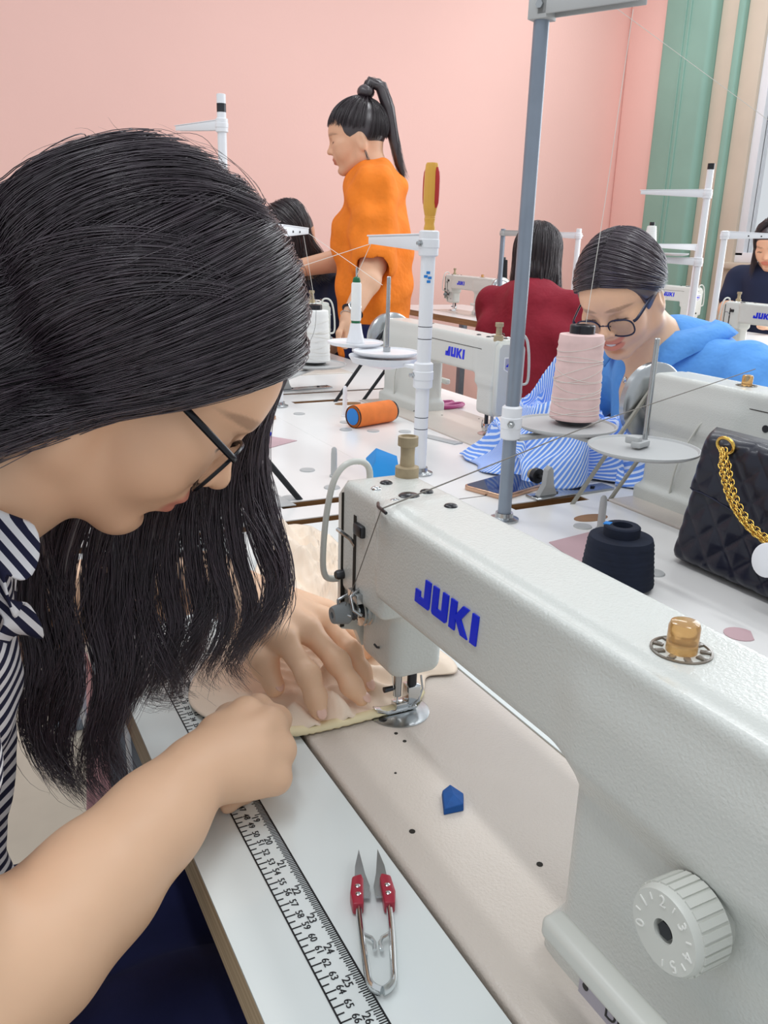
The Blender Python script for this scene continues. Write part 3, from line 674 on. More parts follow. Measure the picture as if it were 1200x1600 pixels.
# ------------------------------------------------------------------ thread cones and spools
def cone_of_thread(loc, r0, r1, h, thread, core, label, wind=10, base=True, group='thread cones'):
    t = empty('thread_cone', loc, 0, label, 'thread cone', group)
    prof = [(r0*.72, .004), (r0*.97, .005)]
    n = 26
    for i in range(n+1):
        u = i/n; prof.append((r0+(r1-r0)*u+.0006*math.sin(u*n*2.4), .006+(h-.012)*u))
    prof += [(r1*.97, h-.0035), (r1*.55, h-.002)]
    b = MB().lathe(prof, 32).build('thread_winding', thread, t, 60)
    MB().lathe([(r0*.74, 0), (r0*.74, .0045)], 24).build('core_base', core, t)
    rc = r1*.56
    MB().lathe([(rc, h-.004), (rc, h+.009), (rc*.92, h+.0105), (rc*.55, h+.0105), (rc*.5, h-.002)], 24).build('core_top', core, t)
    for k in range(wind):      # crossing wound strands lie proud of the winding
        z0 = .012+(h-.03)*RNG.random(); dz = (RNG.random()-.5)*.03; P = []
        for i in range(22):
            a = 2*math.pi*i/21; z = min(max(z0+dz*math.sin(a+k), .008), h-.008); rr = r0+(r1-r0)*z/h+.0007; P.append((rr*math.cos(a), rr*math.sin(a), z))
        MB().tube(P, .0004, 4).build('strand', 'thread_line' if thread != 'thread_navy' else thread, b)
    return t
cone_of_thread((.835, .985, TZ+.1365), .0365, .0325, .132, 'thread_pink', 'black_plastic', 'pale pink thread cone standing on the round grey tray', 14)
nc = cone_of_thread((.693, .712, TZ), .044, .038, .066, 'thread_navy', 'thread_navy', 'dark navy thread cone on the table left of the handbag', 0)
MB().obox((-.012, .012, .0765), (.010, .008, .0015), Matrix.Rotation(.5, 3, 'Z')).build('core_label', 'sticker_blue', nc)
cone_of_thread((.87, 2.07, TZ+.0745), .042, .036, .138, 'thread_white', 'black_plastic', 'tall white thread cone on a tray in front of the far machine', 10)
cone_of_thread((2.385, 2.485, TZ+.369), .026, .017, .095, 'thread_white', 'black_plastic', 'white thread cone on the tray against the green wall trim', 4)
cone_of_thread((2.78, 3.98, TZ+.17), .028, .022, .13, 'thread_black', 'black_plastic', 'small black thread cone behind the distant machine by the pink wall', 0)
t = empty('thread_spool', (.69, 1.445, TZ+.204), 0, 'slim white spool with green ends on a tray beside the orange shirt', 'spool')
MB().lathe([(.017, 0), (.017, .003), (.013, .018), (.010, .035), (.006, .036)], 20).build('spool_holder', 'white_plastic', t)
MB().lathe([(.0085, .036), (.0085, .040), (.0075, .041)], 16).build('green_end', 'green_cap', t)
MB().lathe([(.009, .040), (.0098, .043), (.0092, .105), (.0075, .108)], 18).build('thread_winding', 'thread_white', t)
MB().lathe([(.0065, .107), (.0075, .110), (.006, .116), (.003, .118)], 16).build('green_end', 'green_cap', t)
MB().lathe([(.002, .115), (.0022, .134)], 8).build('pin_tip', 'steel', t)
t = empty('thread_spool', (.828, 1.64, TZ+.0245), 0, 'orange spool of thread lying on its side on the table', 'spool')
ax = Vector((.136, .043, 0)).normalized()
MB().lathe([(.0245, -.056), (.0243, .052), (.0225, .055)], 28, (0, 0, 0), ax).build('thread_winding', 'thread_orange', t)
MB().lathe([(.0235, -.0595), (.0235, -.055), (.010, -.055), (.010, -.0595)], 28, (0, 0, 0), ax, close=False).build('core_end', 'black_plastic', t)
MB().lathe([(.0225, .054), (.022, .060), (.010, .060)], 28, (0, 0, 0), ax).build('core_end', 'black_plastic', t)
MB().lathe([(.018, -.0605), (.018, -.0595), (.011, -.0595)], 24, (0, 0, 0), ax).build('core_label', 'sticker_blue', t)
# ------------------------------------------------------------------ screwdriver stuck in the stand
t = empty('screwdriver', (.722, 1.245, TZ+.404), 0, 'screwdriver with yellow and red handle standing upright in the white pole', 'screwdriver')
n = 12; prof = [(.0088, 0), (.0092, .003), (.0085, .006), (.0078, .010), (.0088, .016), (.0088, .018), (.0083, .019), (.0088, .020), (.0083, .0215), (.0088, .0225), (.0105, .030), (.0115, .036), (.0118, .060), (.0112, .085), (.0100, .0975), (.0085, .1005), (.004, .101)]
MB().lathe(prof, 12).build('handle', 'screw_yellow', t, 25)
for k in range(2):
    a = -1.2+k*math.pi; P = []
    for i in range(9):
        u = i/8; z = .034+.060*u; r = .0113+.0006*math.sin(math.pi*u)-.0018*max(0, u-.75)*4*.35
        P.append((r*math.cos(a), r*math.sin(a), z))
    MB().tube(P, [.0015, .0038, .0042, .0043, .0043, .0043, .0042, .0038, .0015], 8).build('red_inlay', 'screw_red', t, 60)
MB().lathe([(.003, -.03), (.003, .001)], 8).build('shank', 'steel', t)
# ------------------------------------------------------------------ small things on the tables
def flat_poly(name, pts, z0, z1, material, label=None, cat=None, bevel=0., parent=None, group=None):
    cx = sum(p[0] for p in pts)/len(pts); cy = sum(p[1] for p in pts)/len(pts)
    o = MB().prism([(p[0]-cx, p[1]-cy) for p in pts], 0, z1-z0).build(name, material, parent, bevel=bevel)
    o.location = (cx, cy, z0); return setp(o, label, cat, group)
def phone(corners, label, body, screen):
    c = [Vector((*p, 0)) for p in corners]; o = sum(c, Vector())/4; t = empty('mobile_phone', (o.x, o.y, TZ), 0, label, 'phone')
    u = (c[1]-c[0]+c[2]-c[3])/2; v = (c[3]-c[0]+c[2]-c[1])/2; hu, hv = u.length/2, v.length/2; ang = math.atan2(u.y, u.x)
    b = MB().prism(rrect(-hu, hu, -hv, hv, .009), 0, .008).build('phone_body', body, t, bevel=.0015); b.rotation_euler.z = ang
    s = MB().prism(rrect(-hu+.003, hu-.003, -hv+.003, hv-.003, .007), .0078, .0084).build('phone_screen', screen, t); s.rotation_euler.z = ang
    return t
phone([(.742, 1.13), (.768, 1.05), (.898, 1.098), (.872, 1.178)], 'rose-gold phone with dark screen lying beside the grey pole', 'phone_gold', 'phone_screen')
phone([(.585, 1.765), (.648, 1.756), (.668, 1.885), (.605, 1.894)], 'phone with brown back lying near the white pole at the left', 'phone_gold', 'phone_brown')
flat_poly('paper_scrap', [(.712, .866), (.792, .878), (.808, .863), (.770, .80), (.735, .765), (.690, .74)], TZ+.0002, TZ+.001, 'paper_pink', 'dusty pink paper scrap partly under the navy cone', 'paper')
flat_poly('paper_scrap', [(.517, 1.496), (.560, 1.63), (.615, 1.55)], TZ+.0002, TZ+.0012, 'paper_pink', 'dusty pink paper triangle behind the glasses of the long-haired woman', 'paper')
t = empty('pen', (.558, 1.60, TZ+.006), 0, 'short blue pen cap lying behind the glasses', 'pen cap'); MB().lathe([(.004, -.022), (.0055, -.02), (.0055, .018), (.004, .022)], 14, (0, 0, 0), (1, .2, 0)).build('cap', 'logo_blue', t); MB().box(-.018, .016, -.0015, .0015, .005, .007).build('clip', 'logo_blue', t)
# bright blue folded scrap of cloth
w = MB(); w.add([(0,0,0),(.062,.133,0),(.105,.128,0),(.092,.065,0),(.077,-.028,0),(.03,.03,.022),(.066,.10,.026),(.085,.055,.020),(.06,.0,.012)], [(0,5,6,1),(1,6,2),(2,6,7,3),(3,7,8,4),(4,8,0),(0,8,5),(5,8,7,6),(0,1,2,3,4)])
wo = w.build('cloth_scrap', 'cloth_blue_solid', None, 60); wo.location = (.622, 1.245, TZ); setp(wo, 'bright blue scrap of cloth behind the thread guide post', 'cloth')
flat_poly('metal_plate', [(.868, 1.50), (.892, 1.505), (.921, 1.415), (.897, 1.41)], TZ+.0002, TZ+.002, 'grey_plastic', 'small grey metal plate lying on the table before the white pole', 'plate', .0005)
flat_poly('sliding_plate', [(.40, 1.235), (.445, 1.235), (.455, 1.15), (.41, 1.15)], TZ+.0002, TZ+.002, 'grey_plastic', 'grey rectangular plate on the table near the falling hair', 'plate', .0005)
flat_poly('paper_disc', [(.722+.0165*math.cos(a*.35), .552+.0165*math.sin(a*.35)) for a in range(15)], TZ+.0002, TZ+.001, 'paper_pink', 'small grey-pink disc of paper on the table below the handbag', 'paper')
# blue tailor's chalk on the machine bed
c = MB(); q = [(.290,.447), (.2985,.4495), (.303,.437), (.295,.4245), (.2795,.4265)]
cx, cy = .2935, .437
c.add([(x-cx, y-cy, 0) for x, y in q]+[((x-cx)*.93, (y-cy)*.93, .0045+.0012*(i % 2)) for i, (x, y) in enumerate(q)]+[(0, 0, .0068)], [(4,3,2,1,0)]+[(i, (i+1) % 5, 5+(i+1) % 5, 5+i) for i in range(5)]+[(5+i, 5+(i+1) % 5, 10) for i in range(5)])
co = c.build('tailors_chalk', 'chalk_blue', None, 0, bevel=.0006); co.location = (cx, cy, TZ+.0029); setp(co, "small blue piece of tailor's chalk on the machine bed", 'chalk')
# thread snips
SN = empty('thread_snips', (.197, .362, TZ+.0002), math.atan2(.048, -.013)*0, 'steel thread snips with red grips lying on the table', 'scissors')
A = Vector((.172, .312, 0)); B = Vector((.2145, .4155, 0)); d = (B-A).normalized(); nrm = Vector((-d.y, d.x, 0)); L = (B-A).length; O = Vector((.197, .362, 0))
def sp(u, v, z): return A+d*(u*L)+nrm*v+Vector((0, 0, z))-O
for s in (1, -1):
    blade = MB(); pr = [(.62, .002*s), (.62, .0085*s), (.74, .0105*s), (.86, .0095*s), (1.0, .0062*s), (.80, .0035*s), (.70, .0012*s)]
    P = [sp(u, v, .0035) for u, v in pr]+[sp(u, v, .0050) for u, v in pr]; k = len(pr)
    blade.add(P, [tuple(range(k))[::-1], tuple(range(k, 2*k))]+[(i, (i+1) % k, k+(i+1) % k, k+i) for i in range(k)])
    blade.build('blade', 'steel', SN, 20)
    path = [sp(u, v*s, .005) for u, v in ((.70, .0075), (.55, .0092), (.35, .0088), (.15, .0075), (.06, .0066), (.02, .004), (.0, .0005))]
    MB().tube(catmull(path, 4), .0035, 8, flat=.55, up=(1, 0, 0)).build('spring_arm', 'steel_bright', SN, 60)
    gr = MB(); pr = [(.53, .0062*s), (.53, .0128*s), (.62, .0140*s), (.74, .0122*s), (.76, .0062*s), (.72, .0050*s), (.60, .0058*s)]
    P = [sp(u, v, .0008) for u, v in pr]+[sp(u, v, .0092) for u, v in pr]
    gr.add(P, [tuple(range(k))[::-1], tuple(range(k, 2*k))]+[(i, (i+1) % k, k+(i+1) % k, k+i) for i in range(k)])
    g_ = gr.build('grip', 'red_plastic', SN, 30, bevel=.0012)
    for u in (.60, .66): MB().lathe([(.0017, 0), (.0017, .0006), (.001, .001)], 10, sp(u, .0092*s, .0091)).build('rivet', 'steel_bright', g_)
    MB().tube([sp(.36, .008*s, .005), sp(.33, .003*s, .005), sp(.30, .0015*s, .005), sp(.25, .002*s, .005)], .0012, 6).build('stop_pin', 'steel_bright', SN)
# ruler printed along the table's front edge: two lines, ticks and numbers
RU = empty('ruler_print', (.156, .30, TZ), 0, 'black printed ruler with centimetre and inch numbers along the table edge', 'ruler')
RU.location = (0, 0, TZ)
def ycm(s): return .468-(s-50)*.01
m = MB(); m.box(.1452, .1462, .1, .95, .0001, .0004); m.box(.1684, .1694, .1, .95, .0001, .0004); m.build('ruler_line', 'ruler_ink', RU, 0)
m = MB()
for h in range(20, 170):
    s = h/2; y = ycm(s); L_ = .0062 if h % 2 == 0 else .0042
    m.box(.1460, .1460+L_, y-.00035, y+.00035, .0001, .0004)
mm = MB(); y19 = .486
for k in range(-8*16, 9*16):
    y = y19-k*.0254/16
    if .1 < y < .95: L_ = .0085 if k % 16 == 0 else (.0064 if k % 8 == 0 else (.0052 if k % 2 == 0 else .0046)); mm.box(.1688-L_, .1688, y-.00026, y+.00026, .0001, .0004)
m.build('centimetre_ticks', 'ruler_ink', RU, 0)['kind'] = 'stuff'; mm.build('inch_ticks', 'ruler_ink', RU, 0)['kind'] = 'stuff'
def rnum(txt, x, y, size):
    me = text_mesh(txt, size, .0003); me.transform(Matrix(((0, 1, 0, x), (-1, 0, 0, y), (0, 0, 1, .0003), (0, 0, 0, 1)))); obj('ruler_number', me, 'ruler_ink', RU, 0)
for s in list(range(18, 36))+list(range(44, 72)): rnum(str(s), .1545, ycm(s)-.001, .0062)
for k in list(range(-8, -2))+list(range(-1, 9)): rnum(str(19+k), .1590+.0006, y19-k*.0254-.004, .0068)
# ------------------------------------------------------------------ table fittings: felt pegs, winders, scissors
def peg(loc, h, label, material='grey_plastic'):
    o = MB().lathe([(.0075, 0), (.0075, .003), (.0055, .004), (.0052, h-.012), (.0045, h-.003), (.002, h)], 14).build('rest_pin', material); o.location = loc
    return setp(o, label, 'pin', 'machine rest pins')
peg((.575, 1.28, TZ), .052, 'grey upright pin just left of the foreground take-up guard')
peg((.807, 1.74, TZ), .070, 'white upright pin at the left end of the orange spool', 'white_plastic')
peg((.815, .88, TZ), .052, 'grey upright pin behind the navy thread cone')
peg((.645, 1.93, TZ), .055, 'white upright pin near the brown phone', 'white_plastic')
def winder(loc, rz, label):
    t = empty('bobbin_winder', loc, rz, label, 'bobbin winder', 'bobbin winders')
    MB().box(-.03, .135, -.016, .016, .0, .004).build('rail', 'steel', t, bevel=.001)
    m = MB(); m.prism([(-.02, .004), (.018, .004), (.010, .020), (.006, .046), (.001, .052), (-.006, .046), (-.008, .022)], -.006, .006, 'y'); m.build('bracket', 'grey_plastic', t, bevel=.0015)
    MB().lathe([(.004, 0), (.004, .012), (.0125, .013), (.0125, .022), (.006, .023), (.006, .026)], 20, (-.003, .006, .030), (0, 1, 0)).build('winder_wheel', 'steel_dark', t)
    MB().lathe([(.0085, .0), (.0085, .010), (.005, .012)], 18, (-.003, .028, .030), (0, 1, 0)).build('winder_tyre', 'spool_wood', t)
    for x in (.02, .10): MB().lathe([(.004, 0), (.004, .0025)], 6, (x, 0, .004)).build('rail_bolt', 'steel_dark', t)
    return t
winder((.845, 1.045, TZ), .05, 'bobbin winder with brass-coloured wheel beside the rose-gold phone')
winder((.80, 2.10, TZ), .1, 'bobbin winder on the far table behind the orange spool')
t = empty('scissors', (1.03, 1.735, TZ+.001), math.radians(20), 'scissors with pink handles lying behind the striped cloth', 'scissors')
for s in (1, -1):
    MB().add([(-.06,-.002*s,.004),(.0,-.007*s,.004),(.03,.006*s,.004),(.0,.004*s,.004),(-.06,-.002*s,.0065),(.0,-.007*s,.0065),(.03,.006*s,.0065),(.0,.004*s,.0065)], [(0,1,2,3),(7,6,5,4),(0,4,5,1),(1,5,6,2),(2,6,7,3),(3,7,4,0)]).build('blade', 'steel', t)
    MB().tube([(.065+.038*math.cos(a*.4488), .016*s+.013*math.sin(a*.4488), .006) for a in range(14)], .0052, 8, closed=True).build('handle_loop', 'scissor_pink', t)
MB().lathe([(.004, 0), (.004, .003)], 12, (.008, 0, .0055)).build('pivot_screw', 'steel_dark', t)
# ------------------------------------------------------------------ people: materials and helpers
mat('skin', 'EDC2A0', .45, attr=True, sss=.06, var=.02, vscale=25)
mat('skin_far', 'E2B394', .5, attr=True, sss=.08, var=.02, vscale=25)
mat('hair_black', '483945', .30, var=.15, vscale=60, ior=1.95)
mat('hair_brown', '34262C', .34, var=.15, vscale=60, ior=1.8)
mat('shirt_stripe', 'EDEBEE', .85, stripes=((0,0,1), .0086, .5, '1A1B3A'), var=.02)
mat('trouser_navy', '141B4A', .9, var=.08, vscale=30, bump=(400, .1, .001))
mat('shirt_orange', 'F5831F', .85, var=.05, vscale=18, bump=(17, .55, .02))
mat('shirt_red', '8E1C30', .85, var=.04, vscale=18, bump=(14, .5, .02))
mat('shirt_blue', '62A6F2', .8, var=.03, vscale=18, bump=(20, .5, .02))
mat('shirt_navy', '1A2340', .85, var=.05, vscale=18)
mat('glasses_black', '15151B', .25, .3)
mat('lens', 'E9EDF2', .03, trans=1., ior=1.12, var=0)
mat('teeth', 'F4EFE8', .3)
def euler_R(yaw, pitch, roll):      # yaw about z, pitch = face down, roll about the facing axis (degrees)
    y, p, r = (math.radians(a) for a in (yaw, pitch, roll)); c, s = math.cos, math.sin
    return np.array([[c(y), -s(y), 0], [s(y), c(y), 0], [0, 0, 1]])@np.array([[c(p), 0, s(p)], [0, 1, 0], [-s(p), 0, c(p)]])@np.array([[1, 0, 0], [0, c(r), -s(r)], [0, s(r), c(r)]])
class Xf:
    def __init__(s, R, T, k=1.): s.R = R; s.T = np.array(T, float); s.k = k
    def p(s, *l): return s.R@(np.array(l, float)*s.k)+s.T
    def inv(s, V): return ((np.asarray(V)-s.T)@s.R)/s.k
def head_prims(s, X, smile=0., ears=True, eyes=True, nose=1.):
    """skull, face and ears in head space: x forward, z up, origin between the ears"""
    k = X.k; R = X.R
    E = lambda c, r, kk=.01, op='add', rot=None: s.ell(X.p(*c), np.array(r)*k, kk*k, op, R if rot is None else R@rot)
    C = lambda a, b, r1, r2, kk=.01, op='add': s.cone(X.p(*a), X.p(*b), r1*k, r2*k, kk*k, op)
    E((.002, 0, .045), (.090, .070, .086), 0)
    E((.050, 0, .055), (.046, .058, .046), .012)                    # forehead
    E((.050, 0, -.008), (.046, .056, .066), .02)                    # face mass
    for y in (-1, 1):
        C((.012, .050*y, -.040), (.076, .014*y, -.062), .015, .014, .018)   # jaw line
        C((.012, .052*y, -.040), (.008, .060*y, .01), .014, .014, .02)
        E((.064, .036*y, -.004), (.026, .022, .028), .02)           # cheek
        E((.062, .044*y, .016), (.022, .016, .012), .014)           # cheek bone
    E((.078, 0, -.060), (.018, .018, .017), .014)                   # chin
    E((.078, 0, -.026), (.022, .030, .024), .014)                   # muzzle
    C((.082, -.026, .049), (.082, .026, .049), .0105, .0105, .012)  # brow
    for y in (-1, 1): E((.098, .031*y, .031), (.013, .015, .0085), .009, 'sub')
    if eyes:
        for y in (-1, 1): E((.0775, .031*y, .031), (.0125, .0135, .0118), .003)
    C((.086, 0, .038), (.106, 0, .006), .0065, .0085*nose, .011)      # nose bridge
    E((.108, 0, .003), (.0095, .009, .0085), .006)                  # tip
    for y in (-1, 1):
        E((.0985, .0115*y, -.001), (.009, .0068, .0072), .005)
        E((.0995, .0062*y, -.0075), (.0042, .003, .0026), .003, 'sub')
    w = .021+.007*smile
    if not smile:
        E((.0965, 0, -.0225), (.0095, w, .0052), .005)                  # upper lip
        E((.0945, 0, -.0345), (.0095, w*.86, .0062), .005)   # lower lip
        C((.103, -w*.8, -.0285), (.103, w*.8, -.0285), .0016, .0016, .003, 'sub')
        E((.0935, 0, -.047), (.010, .016, .005), .008, 'sub')            # below the lip
    else:
        cv = lambda y: 11*y*y
        for zo, rr_, ww in ((-.0225, .0042, .027), (-.0375, .0050, .024)):
            ys = np.linspace(-ww, ww, 7); q = [(.0985-16*y*y, y, zo+cv(y)*(1 if zo > -.03 else 1.25)) for y in ys]
            for i in range(6): C(q[i], q[i+1], rr_*(.5 if i == 0 else 1), rr_*(.5 if i == 5 else 1), .004)
        ys = np.linspace(-.023, .023, 7); q = [(.1035-17*y*y, y, -.0295+cv(y)) for y in ys]
        for i in range(6): C(q[i], q[i+1], .0045*(1-abs(ys[i])*36), .0045*(1-abs(ys[i+1])*36), .002, 'sub')
        E((.0925, 0, -.050), (.010, .018, .005), .008, 'sub')
    if ears:
        for y in (-1, 1):
            rot = np.array([[.97, -.24*y, 0], [.24*y, .97, 0], [0, 0, 1.]])
            E((-.004, .071*y, .004), (.017, .0075, .031), .006, 'add', rot)
            E((.000, .079*y, .007), (.009, .004, .018), .004, 'sub', rot)
def face_tint(V, X, lips=(.86, .45, .45), brow=True, lids=True, blush=.06, smile=0.):
    """local colour of the face itself: lips, brows, lash line, a little blush"""
    L = X.inv(V); t = np.ones((len(V), 3)); x, y, z = L.T
    def mixin(w, c):
        w = np.clip(w, 0, 1)[:, None]; t[:] = t*(1-w)+np.array(c)*w
    hd = np.clip((x+.01)/.03, 0, 1)*np.clip((z+.10)/.03, 0, 1)*(np.abs(y) < .09)*(z < .15)*(x < .14); mixin(hd, (1.03, .965, .94))
    ay = np.abs(y); near = (x > .05) & (ay < .075) & (z > -.1) & (z < .1)
    g = np.exp(-(((x-.07)/.03)**2+((ay-.038)/.02)**2+((z+.004)/.02)**2))*blush*8*.2*near; mixin(g, (1.0, .74, .70))
    if smile:
        zc = z-11*y*y; up_ = np.clip(1.5-np.sqrt(((zc+.0225)/.0046)**2+(ay/.029)**6), 0, .5)*2; lo_ = np.clip(1.5-np.sqrt(((zc+.0375-2.7*y*y)/.0052)**2+(ay/.026)**6), 0, .5)*2
        mixin(np.clip(1.4-np.sqrt(((zc+.030)/.0045)**2+(ay/.021)**4), 0, .4)*2.5*(x > .075), (.35, .10, .12)); mixin(np.maximum(up_, lo_)*(x > .078), lips)
    lp = (0 if smile else 1)*np.clip(1.25-np.sqrt((ay/(.0225+.006*smile))**2+((z+.0285+.001*smile-11*smile*y*y)/(.0125+.001*smile))**2), 0, .25)*4*(x > .088-.012*smile); mixin(lp, lips)
    if brow:
        zb = .0520-8*(ay-.027)**2
        b = np.clip(1.4-np.sqrt(((ay-.032)/.0185)**2+((z-zb)/.0036)**2), 0, .4)*2.2*(x > .06); mixin(b*.6, (.25, .2, .19))
    if lids:
        zl = .0245+.10*np.clip(ay-.031, -1, 1)**2*30
        b = np.clip(1.4-np.sqrt(((ay-.031)/.0125)**2+((z-.0255+7*(ay-.031)**2)/.0018)**2), 0, .4)*2.5*(x > .07); mixin(b, (.10, .08, .08))
    return t
def finger(s, P, r, k=.006):
    """finger as a tapered chain with knuckle swellings"""
    n = len(P); P = [np.array(p, float) for p in P]
    rs = [r*(1.15, 1.03, .93, .80)[min(i, 3)] for i in range(n)]
    s.chain(P, rs, k)
    for i in range(1, n-1): s.ell(P[i], (rs[i]*1.02,)*3, k)
def nails(V, F, tips, t):
    for tip, d, up, r in tips:
        L = V-np.array(tip); d = np.array(d)/np.linalg.norm(d); up = np.array(up, float); up -= d*(up@d); up /= np.linalg.norm(up); sd = np.cross(d, up)
        w = np.clip(1.35-np.sqrt(((L@d-.001)/(r*1.0))**2+((L@sd)/(r*.70))**2), 0, .35)*2.86*((L@up) > r*.2)*(np.linalg.norm(L, axis=1) < r*1.7)
        t[:] = t*(1-w[:, None])+np.array((1.07, .93, .90))*w[:, None]
# ------------------------------------------------------------------ hair
def resample(P, K):
    P = np.array([list(q) for q in catmull([tuple(p) for p in P], 8)]); d = np.r_[0, np.cumsum(np.linalg.norm(np.diff(P, axis=0), axis=1))]; u = np.linspace(0, d[-1], K)
    return np.stack([np.interp(u, d, P[:, i]) for i in range(3)], 1)
def strands(guides, K=22, seed=1, thick=.00032, sides=3):
    """guides: (points, count, root radius, tip radius, wave amplitude); returns V, F of thin tapered tubes"""
    r = np.random.default_rng(seed); VV = []; 
    for g in guides:
        P, n, r0, r1, wav = g[:5]; th = g[5] if len(g) > 5 else thick
        G = resample(P, K); t = np.linspace(0, 1, K)
        o = r.normal(size=(n, 3)); o /= np.linalg.norm(o, axis=1)[:, None]; o *= r.random((n, 1))**.45
        end = .72+.28*r.random((n, 1)); end = np.where(r.random((n, 1)) < .7, .9+.1*r.random((n, 1)), end)
        tt = t[None]*end                                            # individual lengths
        idx = tt*(K-1); i0 = np.clip(idx.astype(int), 0, K-2); f = (idx-i0)[..., None]
        S = G[i0]*(1-f)+G[i0+1]*f
        clump = np.clip(1-.25*np.sin(np.pi*np.clip(tt, 0, 1)*.9)**2, .3, 1)
        rad = (r0+(r1-r0)*tt)*clump
        S = S+o[:, None]*rad[..., None]
        if wav:
            ph = r.uniform(0, 6.28, (n, 1)); fr = r.uniform(4, 8, (n, 1)); a = wav*(.4+.9*r.random((n, 1)))*tt
            d1 = r.normal(size=(n, 3)); d1 /= np.linalg.norm(d1, axis=1)[:, None]
            S = S+d1[:, None]*(a*np.sin(fr*tt+ph))[..., None]
            d2 = r.normal(size=(n, 3)); d2 /= np.linalg.norm(d2, axis=1)[:, None]
            S = S+d2[:, None]*(.35*a*np.sin(2.3*fr*tt+2*ph))[..., None]
        T = np.gradient(S, axis=1); T /= np.linalg.norm(T, axis=2)[..., None]+1e-12
        ref = np.array([.3, .9, .3]); A = np.cross(T, ref); A /= np.linalg.norm(A, axis=2)[..., None]+1e-9; B = np.cross(T, A)
        w = th*(.7+.6*r.random((n, 1)))*np.interp(t, [0, .08, .75, 1], [.6, 1, .9, .15])[None]
        for k in range(sides):
            a = 2*math.pi*k/sides; VV.append((S+(A*math.cos(a)+B*math.sin(a))*w[..., None]).reshape(-1, 3) if False else (S+(A*math.cos(a)+B*math.sin(a))*w[..., None]))
    # faces
    V = []; F = []; base = 0
    for q in range(0, len(VV), sides):
        blk = np.stack(VV[q:q+sides], 2); n = blk.shape[0]; V.append(blk.reshape(-1, 3))
        i = np.arange(n)[:, None, None]*K*sides; j = np.arange(K-1)[None, :, None]*sides; k = np.arange(sides)[None, None]; k2 = (k+1) % sides
        F.append(np.stack([base+i+j+k, base+i+j+k2, base+i+j+sides+k2, base+i+j+sides+k], -1).reshape(-1, 4)); base += n*K*sides
    return np.concatenate(V), np.concatenate(F)
def hair_obj(name, parts, material, parent):
    V = np.concatenate([p[0] for p in parts]); F = []; b = 0
    for p in parts: F.append(p[1]+b); b += len(p[0])
    me = np_mesh(name, V, np.concatenate(F)); return obj(name, me, material, parent, 180)
def to_local(me, T):
    n = len(me.vertices); co = np.empty(n*3, np.float32); me.vertices.foreach_get('co', co); co = co.reshape(-1, 3)-np.array(T, np.float32); me.vertices.foreach_set('co', co.ravel()); me.update()
